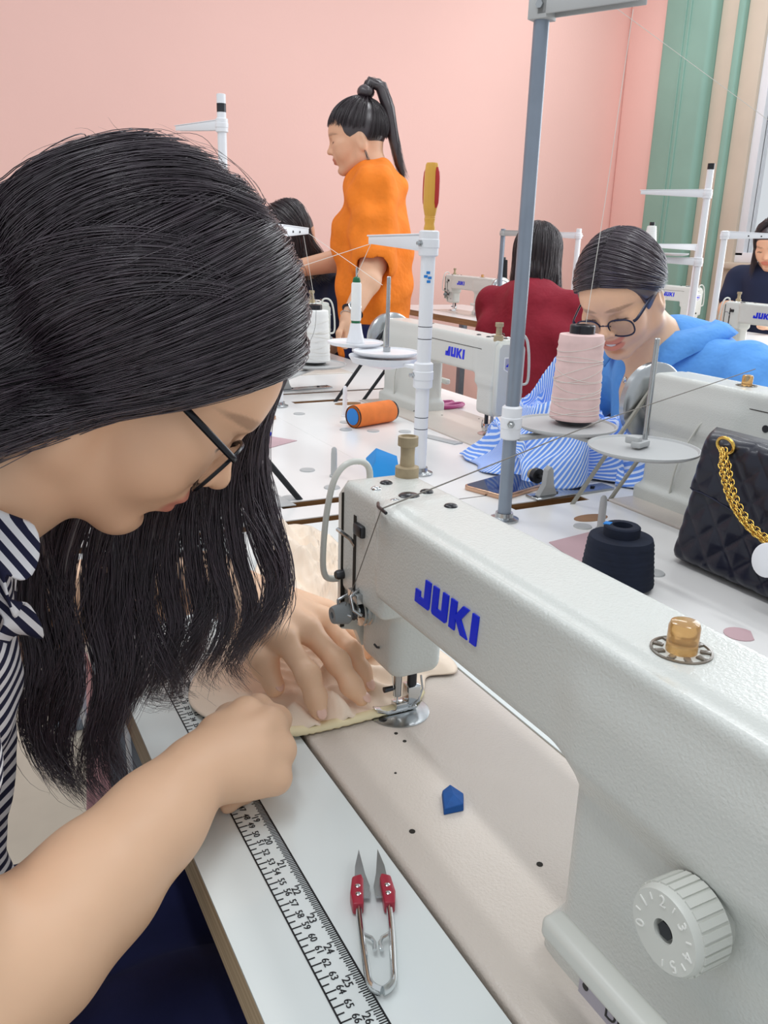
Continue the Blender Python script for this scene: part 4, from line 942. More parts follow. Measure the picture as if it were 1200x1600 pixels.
# ------------------------------------------------------------------ long-haired woman bending over the foreground machine
HX = Xf(euler_R(-16, 48.5, 1.0), (.094, .590, 1.054))
PB = (-.10, .58, .44)      # base of the figure (seat height)
NAILS = []
def fg_body():
    s = SDF((-.30, .30, .60), (.35, .80, 1.17), .0023)
    # torso, neck
    s.chain([(-.13, .60, .62), (-.11, .60, .80), (-.07, .60, .92)], [.105, .105, .09], .03)
    s.cone((-.05, .46, .935), (-.05, .74, .935), .05, .05, .05)
    s.chain([(-.045, .605, .955), (-.005, .605, .985), (.035, .597, 1.005), HX.p(-.012, 0, -.02)], [.066, .056, .052, .054], .03)
    head_prims(s, HX, ears=False)
    # right arm: shoulder, elbow, wrist
    s.chain([(-.055, .45, .935), (-.052, .412, .87), (-.035, .375, .775)], [.048, .042, .036], .02)
    s.chain([(-.030, .376, .770), (.006, .400, .774), (.045, .428, .781), (.085, .458, .789), (.118, .484, .7965)], [.036, .0365, .0335, .0285, .0255], .02)
    # right hand: closed round the cloth, back of the hand towards the camera
    W = np.array((.122, .487, .797)); mc = [np.array(q) for q in ((.166, .519, .8115), (.1785, .504, .8085), (.1795, .487, .798), (.172, .474, .785))]
    for q, r in zip(mc, (.0130, .0130, .0120, .0108)): s.cone(W+(q-W)*.15, q, .019, r, .006)
    s.ell((.148, .493, .7945), (.034, .024, .024), .012, rot=np.array([[.9, -.3, .2], [.43, .8, 0], [0, 0, 1.]]))
    fdir = [np.array(v) for v in ((.020, .030, -.016), (.017, .031, -.018), (.012, .030, -.018), (.007, .026, -.014))]
    for q, v, r in zip(mc, fdir, (.0092, .0094, .0088, .0078)):
        p1 = q+v*.95; p2 = p1+np.array((-.019, .006, -.013)); p3 = p2+np.array((-.016, -.010, -.001))
        finger(s, [q, p1, p2, p3], r)
    finger(s, [(.142, .512, .808), (.160, .535, .800), (.180, .548, .786), (.194, .552, .775)], .0105)
    # left arm and hand, spread on the cloth
    s.chain([(-.04, .72, .935), (.02, .79, .80), (.13, .765, .815), (.198, .722, .833)], [.05, .043, .036, .0265], .02)
    WL = np.array((.198, .720, .832))
    L = {'i': [(.2333, .6200, .812), (.2415, .5840, .793), (.2445, .5760, .777), (.2448, .5690, .766)],
         'm': [(.2592, .6290, .812), (.2734, .5960, .793), (.2795, .5810, .777), (.2865, .5750, .766)],
         'r': [(.2830, .6480, .808), (.2950, .6150, .790), (.2985, .6010, .776), (.3010, .5940, .766)],
         'p': [(.2990, .6800, .800), (.3156, .6580, .785), (.3220, .6490, .775), (.3260, .6440, .768)]}
    for q in 'imrp':
        b = np.array(L[q][0]); s.cone(WL, b, .021, .0125, .012); finger(s, L[q], {'i': .0088, 'm': .0090, 'r': .0085, 'p': .0076}[q], .006)
    s.ell((.240, .672, .815), (.036, .040, .013), .012, rot=np.array([[.75, .6, .2], [-.66, .75, 0], [-.1, .1, 1.]]))
    finger(s, [(.205, .690, .822), (.2105, .645, .806), (.2165, .622, .792), (.2205, .6085, .775)], .0115)
    V, F = s.verts(3)
    t = face_tint(V, HX, lips=(.86, .50, .54), blush=.05)
    T = []
    for q in 'imrp':
        a, b = np.array(L[q][2]), np.array(L[q][3]); T.append((b, b-a, (.0, -.3, 1), .0072))
    T.append(((.2205, .6085, .775), (.004, -.0135, -.017), (.3, -.8, .7), .009)); NAILS.extend(T)
    # two small moles on the forearm
    for m in ((.046, .405, .806), (.082, .430, .806)):
        d = np.linalg.norm(V-np.array(m), axis=1); w = (np.clip(1.4-d/.0022, 0, .4)*2.5)[:, None]; t = t*(1-w)+np.array((.55, .38, .3))*w
    return np_mesh('person', V-np.array(PB), F, tint=t)
P1 = obj('person', fg_body(), 'skin', None, 180); P1.location = PB
mat('nail', 'EFC3B0', .25, coat=.4)
for tip, d, up, r in NAILS:
    d = Vector(d).normalized(); up = Vector(up); up = (up-d*up.dot(d)).normalized(); sd = d.cross(up); R = Matrix((d, sd, up)).transposed()
    o = MB().ell((0, 0, 0), (.0058, .0046, .0013), 14, 8, R).build('fingernail', 'nail', P1, 180); o.location = Vector(tip)+up*(r*.80)+d*.0008-Vector(PB)
setp(P1, 'long-haired woman in striped top and glasses bending over the foreground machine', 'person')
# striped top
s = SDF((-.34, .32, .44), (.10, .84, 1.03), .0034)
s.chain([(-.14, .60, .46), (-.125, .60, .66), (-.105, .60, .82), (-.075, .60, .90)], [.125, .122, .118, .098], .03)
s.ell((-.045, .545, .865), (.062, .065, .075), .03); s.ell((-.045, .655, .865), (.062, .065, .075), .03)
s.cone((-.05, .47, .935), (-.05, .73, .935), .058, .058, .04)
s.chain([(-.055, .45, .935), (-.055, .425, .885), (-.054, .42, .875)], [.056, .055, .055], .02)
s.chain([(-.045, .74, .935), (.0, .78, .85)], [.06, .058], .02)
s.cone((-.054, .45, .92), (-.045, .39, .80), .047, .047, .004, 'sub')
s.cone((.02, .60, 1.0), (-.03, .60, .955), .062, .060, .01, 'sub')
s.wobble(.004, 60, 3)
V, F = s.verts(3); st = V[:, 2]+.35*V[:, 0]*np.sin(V[:, 1]*9)+.5*(V[:, 1]-.5)*np.clip((.9-V[:, 2])*6, 0, 1)
o = obj('striped_top', np_mesh('striped_top', V-np.array(PB), F, strip=st+1), 'shirt_stripe', P1, 180)
# ruffled bow at the neckline
V = []; F = []; n, mm = 40, 10
for i in range(n):
    u = i/(n-1)
    for j in range(mm):
        w = j/(mm-1); a = u*5.2
        V.append((.012+.026*w*(.6+.4*math.sin(a*2.1))+.004*math.sin(u*17), .535-.018*math.sin(a)*w-.02*u, .985-.085*u-.018*w+.008*math.sin(u*22)*w))
V = np.array(V); F = np.array([(i*mm+j, i*mm+j+1, (i+1)*mm+j+1, (i+1)*mm+j) for i in range(n-1) for j in range(mm-1)])
me = np_mesh('neck_ruffle', V-np.array(PB), F, strip=V[:, 2]*.6+V[:, 0]*.9+1)
o = obj('neck_ruffle', me, 'shirt_stripe', P1, 180); md = o.modifiers.new('thick', 'SOLIDIFY'); md.thickness = .0015
# navy trousers
s = SDF((-.34, .33, .0), (.50, .85, .72), .006)
s.cone((-.14, .50, .50), (-.14, .70, .50), .12, .12, .03)
for y in (.47, .63): s.chain([(-.10, y, .53), (.10, y-.01, .548), (.36, y, .545), (.36, y+.005, .30), (.33, y, .04)], [.10, .088, .068, .06, .05], .03)
V, F = s.verts(3); obj('trousers', np_mesh('trousers', V-np.array(PB), F), 'trouser_navy', P1, 180)
# stool she sits on
t = empty('stool', (-.13, .60, 0), 0, 'plain stool under the long-haired woman', 'stool')
MB().lathe([(.15, .36), (.16, .365), (.16, .385), (.15, .392)], 32).build('seat', 'ply_brown', t)
for k in range(4):
    a = math.pi/4+k*math.pi/2; MB().tube([(.10*math.cos(a), .10*math.sin(a), .365), (.16*math.cos(a), .16*math.sin(a), 0)], .012, 8).build('leg', 'grey_paint_pole', t)
# hair: an underlying cap and thousands of strands
def head_shell(px, py, pz): return HX.p(px, py, pz)
s = SDF((-.10, .44, .93), (.26, .74, 1.18), .003)
s.ell(HX.p(-.004, 0, .050), (.094, .0775, .089), 0, rot=HX.R)
s.ell(HX.p(-.055, 0, .0), (.048, .066, .075), .03, rot=HX.R)
s.ell(HX.p(.075, -.010, -.012), (.055, .095, .064), .01, 'sub', rot=HX.R)
s.ell(HX.p(.055, -.05, -.035), (.055, .055, .058), .01, 'sub', rot=HX.R)
V, F = s.verts(3); CAP = (V-np.array(PB), F)
G = []
rr = np.random.default_rng(5)
# near side: over the top from beyond the parting, across the temple to the nape (unit-sphere Bezier scaled to the head)
HC = np.array((-.004, 0, .05)); HR = np.array((.099, .0835, .095))
def nrm(v): v = np.array(v, float); return v/np.linalg.norm(v)
for i in range(62):
    u = i/61.0
    th = math.radians(33+135*u)
    S = nrm((math.cos(th), .48, math.sin(th)))
    M = nrm(np.array((.55, -.85, .42))*(1-u)+np.array((-.75, -.50, .60))*u)*(1.32-.12*u)
    E = np.array((.12, -.80, -.86))*(1-u)+np.array((-1.0, -.16, -.12))*u+.025*rr.normal(size=3)
    rel = 1+.022*math.sin(i*2.4)+.012*math.sin(i*.9)
    pts = []
    for w in np.linspace(0, 1, 8):
        q = (1-w)**2*S+2*w*(1-w)*M+w*w*E; l = np.linalg.norm(q); pts.append(HX.p(*(HC+HR*q/l*max(1, 1+(l-1)*w**3)*(rel+.018*math.sin(5*w+i*1.7))+np.array((.4, 0, 1.))*.0045*math.sin(7*w+i*2.1)*w*(i > 2))))
    e = pts[-1]; pts.append(e+np.array((-.055, -.010+.012*rr.normal(), -.006-.016*u+.006*rr.normal()))); pts.append(e+np.array((-.13, -.01+.02*rr.normal(), -.03-.03*u+.015*rr.normal())))
    G.append((np.array(pts)-np.array(PB), 110, .0075, .016, .009))
for i in range(30):      # back of the head
    v = i/29.0; S = nrm((.05-.75*v, -.35+.2*v, .9-.2*v)); E = np.array((-.86+.30*(1-v), -.62+.45*v, -.62+.5*v)); M = nrm((-.55-.2*v, -.75+.3*v, .35))*1.2
    rel = 1.02+.035*math.sin(i*1.9); pts = [HX.p(*(HC+HR*nrm((1-w)**2*S+2*w*(1-w)*M+w*w*E)*rel)) for w in np.linspace(0, 1, 7)]; e = pts[-1]
    pts += [e+np.array((-.06, -.008+.01*rr.normal(), -.022)), e+np.array((-.14, .02*rr.normal(), -.07+.02*rr.normal()))]
    G.append((np.array(pts)-np.array(PB), 95, .010, .018, .010))
for i in range(22):      # side of the head behind the ear
    v = i/21.0; S = nrm((.30-.55*v, -.80, .55-.1*v)); E = np.array((-.35-.45*v, -.86+.1*v, -.72+.35*v)); M = nrm((-.30-.35*v, -.95, .05))*1.1
    rel = 1.035+.03*math.sin(i*2.3); pts = [HX.p(*(HC+HR*nrm((1-w)**2*S+2*w*(1-w)*M+w*w*E)*(rel-.05*(1-w)**4))) for w in np.linspace(0, 1, 7)]; e = pts[-1]
    pts += [e+np.array((-.05, -.006+.012*rr.normal(), -.020)), e+np.array((-.13, .02*rr.normal(), -.05+.02*rr.normal()))]
    G.append((np.array(pts)-np.array(PB), 95, .007, .016, .010))
# loose flyaways above the head
for i in range(14):
    th = math.radians(25+9*i); S = nrm((math.cos(th), .3, math.sin(th))); E = nrm((math.cos(th+.9), -.5, math.sin(th+.9)))
    pts = [HX.p(*(HC+HR*nrm(S*(1-w)+E*w)*(1.02+.05*w))) for w in np.linspace(0, 1, 6)]
    G.append((np.array(pts)-np.array(PB), 7, .008, .022, .010, .00018))
# far side of the head: short path over the top and down the far temple
for i in range(16):
    u = i/15.0; th = math.radians(15+120*u); p0 = np.array((.094*math.cos(th), .014, .092*math.sin(th)))
    pts = [p0]
    for w in (.25, .5, .75, 1):
        q = p0*(1-w)+np.array((.02-.08*u, .080, -.02))*w+np.array((.01, .05*math.sin(math.pi*w), .0)); e = np.sqrt((q[0]/.097)**2+(q[1]/.082)**2+(q[2]/.094)**2); pts.append(q/e)
    G.append((np.array([HX.p(*(q+np.array((-.004, 0, .05)))) for q in pts])-np.array(PB), 70, .010, .012, .003))
def wpt(*a): return np.array(a)
# the curtain of hair hanging on the far side, world points
HANG = [
 ([(0.2224, 0.5903, 1.0611), (0.2156, 0.6119, 1.0127), (0.2113, 0.6115, 0.9729), (0.2158, 0.6009, 0.9338), (0.2181, 0.5824, 0.9026), (0.2123, 0.5648, 0.8783), (0.1947, 0.5552, 0.8591), (0.1847, 0.5561, 0.8473)], 190, 0.012, 0.006, 0.008),
 ([(0.2209, 0.5999, 1.053), (0.2084, 0.6122, 1.0032), (0.2029, 0.6107, 0.9585), (0.2059, 0.5991, 0.9145), (0.2095, 0.5808, 0.8858), (0.1986, 0.5659, 0.8616), (0.1819, 0.5627, 0.8449), (0.1753, 0.5594, 0.8263)], 220, 0.016, 0.006, 0.008),
 ([(0.2135, 0.6005, 1.0437), (0.1973, 0.6146, 0.9936), (0.19, 0.6193, 0.9472), (0.1906, 0.6088, 0.9027), (0.1955, 0.5941, 0.8695), (0.1894, 0.5775, 0.8476), (0.1711, 0.5733, 0.8259), (0.181, 0.5576, 0.8134)], 220, 0.018, 0.006, 0.009),
 ([(0.2067, 0.6024, 1.039), (0.1867, 0.6221, 0.9828), (0.1768, 0.628, 0.9357), (0.1774, 0.6174, 0.8909), (0.1814, 0.6031, 0.8573), (0.1707, 0.593, 0.8305), (0.1548, 0.5883, 0.811), (0.1622, 0.5761, 0.8043)], 220, 0.018, 0.006, 0.01),
 ([(0.1977, 0.6054, 1.0342), (0.1738, 0.6308, 0.9717), (0.1634, 0.6368, 0.9241), (0.1616, 0.6272, 0.8788), (0.1639, 0.6155, 0.8498), (0.1545, 0.6098, 0.8204), (0.1343, 0.6054, 0.7957), (0.1459, 0.5919, 0.7915)], 220, 0.018, 0.006, 0.011),
 ([(0.1845, 0.6105, 1.0293), (0.1594, 0.6348, 0.9618), (0.1465, 0.642, 0.9139), (0.1428, 0.6351, 0.8733), (0.1432, 0.6226, 0.8394), (0.1268, 0.6137, 0.8075), (0.1126, 0.6099, 0.7928), (0.1336, 0.5929, 0.7928)], 220, 0.019, 0.006, 0.012),
 ([(0.1713, 0.6157, 1.0244), (0.1456, 0.6402, 0.9567), (0.1317, 0.6461, 0.9038), (0.122, 0.6354, 0.8602), (0.1186, 0.6181, 0.824), (0.1026, 0.6092, 0.7927), (0.0851, 0.6029, 0.7666)], 220, 0.02, 0.006, 0.009),
 ([(0.1545, 0.6243, 1.0239), (0.1274, 0.6479, 0.9514), (0.1123, 0.6491, 0.9002), (0.1048, 0.6373, 0.857), (0.1033, 0.6175, 0.8164), (0.0891, 0.606, 0.7808), (0.0757, 0.5961, 0.7504), (0.0872, 0.5761, 0.7283)], 220, 0.02, 0.006, 0.01),
 ([(0.1377, 0.633, 1.0233), (0.1081, 0.647, 0.9536), (0.0908, 0.6496, 0.9031), (0.0834, 0.6414, 0.8537), (0.0865, 0.6193, 0.8136), (0.0747, 0.6068, 0.7784), (0.0631, 0.5944, 0.7437), (0.0801, 0.5781, 0.7235)], 220, 0.02, 0.006, 0.009),
 ([(0.1208, 0.6417, 1.0228), (0.0893, 0.6459, 0.956), (0.0698, 0.6498, 0.9061), (0.0625, 0.6419, 0.8573), (0.0655, 0.6234, 0.8108), (0.0518, 0.612, 0.7758), (0.0501, 0.6011, 0.7433), (0.0664, 0.5799, 0.7249)], 220, 0.02, 0.006, 0.009),
 ([(0.0987, 0.6498, 1.0131), (0.0716, 0.6495, 0.9568), (0.0542, 0.6526, 0.9074), (0.0452, 0.6474, 0.8636), (0.0488, 0.6304, 0.822), (0.0332, 0.62, 0.7872), (0.0379, 0.6059, 0.7552), (0.0542, 0.5883, 0.7304)], 220, 0.018, 0.006, 0.009),
 ([(0.0813, 0.6571, 1.008), (0.0579, 0.6496, 0.9534), (0.0425, 0.6517, 0.9043), (0.0348, 0.6459, 0.8608), (0.0355, 0.6322, 0.824), (0.0262, 0.6203, 0.7943), (0.0309, 0.6063, 0.7625), (0.046, 0.5902, 0.7402)], 170, 0.014, 0.006, 0.009),
 ([(0.1131, 0.6535, 1.0115), (0.1042, 0.6564, 0.9412), (0.1044, 0.6497, 0.8904), (0.0941, 0.6376, 0.8423), (0.0971, 0.6155, 0.802), (0.0807, 0.6052, 0.7664), (0.0917, 0.5836, 0.7393), (0.0821, 0.5765, 0.7221)], 160, 0.02, 0.006, 0.012),
 ([(0.143, 0.6381, 1.0124), (0.1238, 0.6482, 0.9308), (0.1198, 0.6435, 0.8794), (0.1258, 0.6247, 0.8363), (0.1328, 0.6064, 0.8125), (0.135, 0.5984, 0.7935), (0.1199, 0.5989, 0.7895)], 150, 0.018, 0.006, 0.013),
 ([(0.1772, 0.6205, 1.0135), (0.1729, 0.6318, 0.9404), (0.1787, 0.622, 0.889), (0.1671, 0.6138, 0.8499), (0.1472, 0.6102, 0.8274), (0.1311, 0.6021, 0.7982)], 150, 0.017, 0.006, 0.012),
 ([(0.0701, 0.647, 0.9965), (0.052, 0.6477, 0.9397), (0.0567, 0.6499, 0.8871), (0.0646, 0.6341, 0.8387), (0.0481, 0.6223, 0.7988), (0.0409, 0.6109, 0.7569), (0.0631, 0.5846, 0.733)], 130, 0.018, 0.006, 0.011),
 ([(0.0871, 0.6342, 0.8881), (0.0635, 0.6278, 0.8364), (0.0348, 0.6175, 0.7827), (0.0471, 0.5929, 0.7494), (0.0717, 0.577, 0.741)], 16, 0.02, 0.03, 0.014),
 ([(0.1227, 0.6281, 0.8576), (0.1021, 0.6146, 0.8069), (0.0747, 0.61, 0.7709), (0.0778, 0.5883, 0.7318), (0.0899, 0.5764, 0.733)], 16, 0.02, 0.03, 0.014),
 ([(0.2029, 0.5968, 0.9366), (0.2142, 0.5722, 0.9015), (0.2135, 0.5573, 0.8758), (0.2, 0.5491, 0.8501)], 14, 0.014, 0.006, 0.006)]
CORE = []
for pts, n, r0, r1, wv in HANG:
    P = np.array(pts)-np.array(PB); G.append((P, n, r0, r1, wv))
    if r0 > .0165 and n > 50: CORE.append((P, r0, r1))
HV, HF = strands(G, 24, 3, .00034)
mb = MB()
for P, r0, r1 in CORE:
    q = resample(P, 14)[:9]; mb.tube([tuple(v) for v in q], [r0*f for f in (.25, .38, .42, .42, .38, .3, .22, .12, .03)], 7)
CV = np.array(mb.v); CF = np.array([f for f in mb.f if len(f) == 4])
hair_obj('hair', [CAP, (HV, HF), (CV, CF)], 'hair_black', P1)
# glasses
t = empty('eyeglasses', HX.p(.1, 0, .02), 0, 'thin black-rimmed glasses on the nose of the long-haired woman', 'glasses', 'worn glasses')
def glasses(t, X, c=(.096, .034, .016), rw=.0255, rh=.0215, rim=.0011, rm='glasses_black', temple=-.005, power=2.6, tilt=0.):
    O = np.array(t.location)
    def W(*l): return tuple(X.p(*l)-O)
    for sgn in (-1, 1):
        ring = []
        for i in range(36):
            a = 2*math.pi*i/36; ca, sa = math.cos(a), math.sin(a); y = rw*abs(ca)**(2/power)*(1 if ca > 0 else -1); z = rh*abs(sa)**(2/power)*(1 if sa > 0 else -1)
            ring.append((c[0]-.10*abs(y+.0*sgn)*0+tilt*z-.12*max(0, y)*1.0, sgn*(c[1]+y), c[2]+z))
        fr = MB().tube([W(*p) for p in ring], rim, 6, closed=True).build('rim', rm, t, 60)
        MB().add([W(c[0]+.001, sgn*c[1], c[2])]+[W(*p) for p in ring], [(0, 1+i, 1+(i+1) % 36) for i in range(36)]).build('lens', 'lens', t, 60)
        hz = c[2]+rh*.72; hy = c[1]+rw+.002
        tm = [(c[0]-.002, sgn*hy, hz), (c[0]-.012, sgn*(hy+.006), hz+.001), (.04, sgn*(hy+.010), hz+.002), (temple, sgn*(hy+.012), hz+.002), (temple-.02, sgn*(hy+.011), hz-.016)]
        MB().tube([W(*p) for p in catmull(tm, 4)], rim*1.25, 6, flat=1.5).build('temple', rm, t, 60)
        MB().tube([W(c[0]-.002, sgn*.012, c[2]+.004), W(c[0]-.007, sgn*.010, c[2]-.001), W(c[0]-.008, sgn*.0095, c[2]-.005)], .0012, 6).build('nose_pad', rm, t)
    MB().tube([W(*p) for p in ((c[0], -(c[1]-rw)-.001, c[2]+.006), (c[0]+.003, 0, c[2]+.009), (c[0], (c[1]-rw)+.001, c[2]+.006))], rim, 6).build('bridge', rm, t)
glasses(t, HX, temple=-.01, rim=.0014)
# ------------------------------------------------------------------ cloth being sewn, lying under both hands
OUT = [(.163,.669),(.157,.640),(.168,.610),(.200,.578),(.219,.565),(.254,.562),(.302,.563),(.330,.566),(.352,.582),(.368,.602),(.396,.598),(.406,.628),(.397,.686),(.404,.752),(.420,.847),(.436,.935),(.438,1.0),(.424,1.045),(.372,1.035),(.302,.90),(.222,.76),(.180,.70)]
def ridge(x, y, seed, f):
    r = np.random.default_rng(seed); a = 0
    for i in range(6):
        th = r.uniform(0, math.pi); k = f*(.6+.35*i); w = r.uniform(0, 6.28)
        a = a+(1-np.abs(np.sin(k*(x*math.cos(th)+y*math.sin(th))+w+1.2*np.sin(.5*k*(y*math.cos(th)-x*math.sin(th))+2*w))))**2/(1+.5*i)
    return a/2.6
def star_cloth(name, out, c, zfun, material, rings=40, per=9, thick=.0012, parent=None):
    B = np.array([list(q)[:2] for q in catmull([(x, y, 0) for x, y in out], per, closed=True)]); n = len(B); c = np.array(c); V = [[*c, 0]]; F3 = []
    for k in range(1, rings+1):
        rho = k/rings; q = c+(B-c)*rho; V += [[a, b, rho] for a, b in q]
    V = np.array(V); rho = V[:, 2].copy(); V[:, 2] = zfun(V[:, 0], V[:, 1], rho)
    F = [(0, 1+i, 1+(i+1) % n) for i in range(n)]
    for k in range(rings-1):
        F += [(1+k*n+i, 1+(k+1)*n+i, 1+(k+1)*n+(i+1) % n, 1+k*n+(i+1) % n) for i in range(n)]
    me = bpy.data.meshes.new(name); o0 = np.array([*c, TZ]); me.from_pydata([tuple(v-o0) for v in V], [], F); me.update()
    o = obj(name, me, material, parent, 180); o.location = o0
    md = o.modifiers.new('thick', 'SOLIDIFY'); md.thickness = thick; md.offset = 1
    return o
def z_sew(x, y, rho):
    back = np.clip((y-.60)/.25, 0, 1); left = np.clip((.25-x)/.06, 0, 1)
    needle = np.exp(-((x-.318)**2+(y-.566)**2)/.0011)
    z = TZ+.0042+ridge(x, y, 11, 46)*(.011+.036*back)*(1-.75*left)*(1-needle)*np.clip((1-rho)*7+.12, 0, 1)
    # pleats pushed up between the fingers, running towards the needle
    for (ax, ay, bx, by, h, w) in ((.262, .606, .268, .566, .010, .005), (.306, .600, .322, .588, .010, .005), (.232, .592, .238, .566, .007, .006), (.285, .640, .330, .610, .012, .007), (.33, .66, .345, .61, .014, .007)):
        dx, dy = bx-ax, by-ay; t = np.clip(((x-ax)*dx+(y-ay)*dy)/(dx*dx+dy*dy), 0, 1); d2 = (x-ax-t*dx)**2+(y-ay-t*dy)**2
        z = z+h*np.exp(-d2/w**2)*(1-.6*needle)
    return z
CL = star_cloth('sewing_cloth', OUT, (.285, .672), z_sew, 'fabric_peach', 48, 10)
setp(CL, 'peach cloth being stitched under the presser foot and both hands', 'cloth')
# raw cream edge of the cloth along the stitching line
V = []; F = []; E = [list(q) for q in catmull([(.196, .580, 0), (.219, .564, 0), (.254, .5605, 0), (.302, .5615, 0), (.330, .5645, 0), (.350, .580, 0)], 12)]
for i, (x, y, _) in enumerate(E):
    u = i/(len(E)-1); w = .014*(1-.45*u); j = .0006*math.sin(i*2.7)
    for k in range(4): V.append((x-.285, y-.672+j*(k == 0)+w*k/3-.0022, .0030+.0024*math.sin(math.pi*k/3)+.0012))
for i in range(len(E)-1): F += [(i*4+k, i*4+k+1, i*4+k+5, i*4+k+4) for k in range(3)]
me = bpy.data.meshes.new('raw_edge'); me.from_pydata(V, [], F); me.update(); o = obj('raw_edge', me, 'fabric_cream', CL, 180); md = o.modifiers.new('t', 'SOLIDIFY'); md.thickness = .002
# pink patterned cloth hanging off the table edge behind the hair
V = []; F = []; n, m_ = 26, 18
for i in range(n):
    u = i/(n-1)
    for j in range(m_):
        w = j/(m_-1); V.append((.0-.012*w+.010*math.sin(u*13+w*2)*w-.004, (u-.5)*.11*(1-.12*w), -.0-.24*w))
for i in range(n-1): F += [(i*m_+j, i*m_+j+1, (i+1)*m_+j+1, (i+1)*m_+j) for j in range(m_-1)]
me = bpy.data.meshes.new('hanging_cloth'); me.from_pydata(V, [], F); me.update(); o = obj('hanging_cloth', me, 'fabric_pinkish', None, 180); o.location = (.098, .735, .748); md = o.modifiers.new('t', 'SOLIDIFY'); md.thickness = .002
setp(o, 'pink patterned cloth hanging off the table edge behind the falling hair', 'cloth')
# ------------------------------------------------------------------ crumpled blue striped cloth
def heap():
    n, m_ = 150, 120; u, v = np.meshgrid(np.linspace(-1, 1, n), np.linspace(-1, 1, m_), indexing='ij')
    th = np.arctan2(v, u); r = np.sqrt(u*u+v*v)/np.maximum(np.maximum(np.abs(np.cos(th)), np.abs(np.sin(th)))**-1, 1)*1.0; r = np.clip(np.maximum(np.abs(u), np.abs(v)), 0, 1)
    edge = 1+.16*np.sin(3*th+.6)+.10*np.sin(5*th+2)+.05*np.sin(9*th)
    rx, ry = .185, .125
    X = rx*r*np.cos(th)*edge; Y = ry*r*np.sin(th)*edge
    # long folds fanning over the heap, leaning over as they rise
    ph = 15*X/rx*.85+5*np.sin(2.2*Y/ry+1)+2.2*np.sin(th*2); ph2 = 9*Y/ry*.6+3.2*np.sin(3*X/rx+.5)
    f1 = 1-np.abs(np.sin(ph*.5))**.8; f2 = 1-np.abs(np.sin(ph2*.5+.7*np.sin(ph*.3)))**.8; f3 = ridge(X*1.0, Y*1.0, 21, 40)
    dome = np.clip(1-r**2.2, 0, 1)
    Z = .062*dome+.050*f1*(.35+.65*dome)*np.clip((1.02-r)*5, 0.25, 1)+.034*f2*(.3+.7*dome)*np.clip((1.02-r)*5, .2, 1)+.016*f3*np.clip((1.02-r)*5, .2, 1)
    Z = Z*(1+.35*np.exp(-(((X+.02)/.09)**2+((Y-.02)/.08)**2)))
    X = X+.016*np.cos(ph)*np.clip(r*2, 0, 1)+.008*np.cos(ph2); Y = Y+.016*np.sin(ph2+1)*np.clip(r*2, 0, 1)
    V = np.stack([X, Y, Z+.002], -1).reshape(-1, 3)
    i = np.arange(n-1)[:, None]*m_; j = np.arange(m_-1)[None]; F = np.stack([i+j, i+m_+j, i+m_+j+1, i+j+1], -1).reshape(-1, 4)
    st = (u*.30+.02*np.sin(v*3)+.05*v).reshape(-1)+2
    return np_mesh('striped_cloth', V, F, strip=st)
o = obj('striped_cloth', heap(), 'fabric_striped', None, 180); o.location = (.98, 1.195, TZ); o.rotation_euler = (0, 0, math.radians(-62)); md = o.modifiers.new('t', 'SOLIDIFY'); md.thickness = .0012
setp(o, 'crumpled blue and white striped cloth heaped on the table before the blue-shirted woman', 'cloth')
# ------------------------------------------------------------------ black quilted handbag with a gold chain
BG = empty('handbag', (.852, .754, TZ), 0, 'black quilted leather handbag with a gold chain strap', 'handbag')
W_, H_ = .30, .172
def quilt(a, b, q=.042):
    p, r = (a+b)/q, (a-b)/q; d = np.minimum(np.abs(p-np.round(p)), np.abs(r-np.round(r))); return np.clip(d*2, 0, 1)**.45
def bag_panel(side, z0, z1, off, n=110, m_=70, flap=False):
    u, w = np.meshgrid(np.linspace(0, 1, n), np.linspace(0, 1, m_), indexing='ij')
    zz = z0+(z1-z0)*w
    if flap: zz = z0+(z1-z0)*w+(1-w)*(-.030*np.clip((u-.12)*2.2, 0, 1)**1.2)
    a = u*W_; edge = np.minimum(np.minimum(a, W_-a)/.018, 1); eb = np.clip(np.minimum(zz, H_-zz)/.016, 0, 1)
    rnd = np.sqrt(np.clip(1-(1-edge)**2, 0, 1))*np.sqrt(np.clip(1-(1-eb)**2, 0, 1)) if not flap else np.sqrt(np.clip(1-(1-edge)**2, 0, 1))*np.sqrt(np.clip(1-(1-np.clip((H_-zz)/.014, 0, 1))**2, 0, 1))
    th = (.040-.018*zz/H_)*rnd+.0042*quilt(a, zz)*rnd+off*rnd
    X = -side*th+.10*zz-(.0); Y = -a*(1-.00*zz)-.06*zz*(1-2*u)*.5; 
    V = np.stack([X, Y, zz+.001], -1).reshape(-1, 3); i = np.arange(n-1)[:, None]*m_; j = np.arange(m_-1)[None]; F = np.stack([i+j, i+m_+j, i+m_+j+1, i+j+1], -1).reshape(-1, 4)
    return V, (F if side > 0 else F[:, ::-1])
V1, F1 = bag_panel(1, 0, H_, 0); V2, F2 = bag_panel(-1, 0, H_, 0, 60, 40)
obj('bag_front', np_mesh('bag_front', V1, F1[:, ::-1]), 'leather', BG, 180); obj('bag_back', np_mesh('bag_back', V2, F2[:, ::-1]), 'leather', BG, 180)
V3, F3 = bag_panel(1, .098, H_, .0035, 110, 40, True); o = obj('flap', np_mesh('flap', V3, F3[:, ::-1]), 'leather', BG, 180); md = o.modifiers.new('t', 'SOLIDIFY'); md.thickness = .0018; md.offset = 0
e = V3.reshape(110, 40, 3)[:, 0]; MB().tube([tuple(q+np.array((-.001, 0, 0))) for q in e[::3]], .0011, 6).build('flap_piping', 'leather_thread', BG)
e = [(-.041*0+.0, 0, 0)]
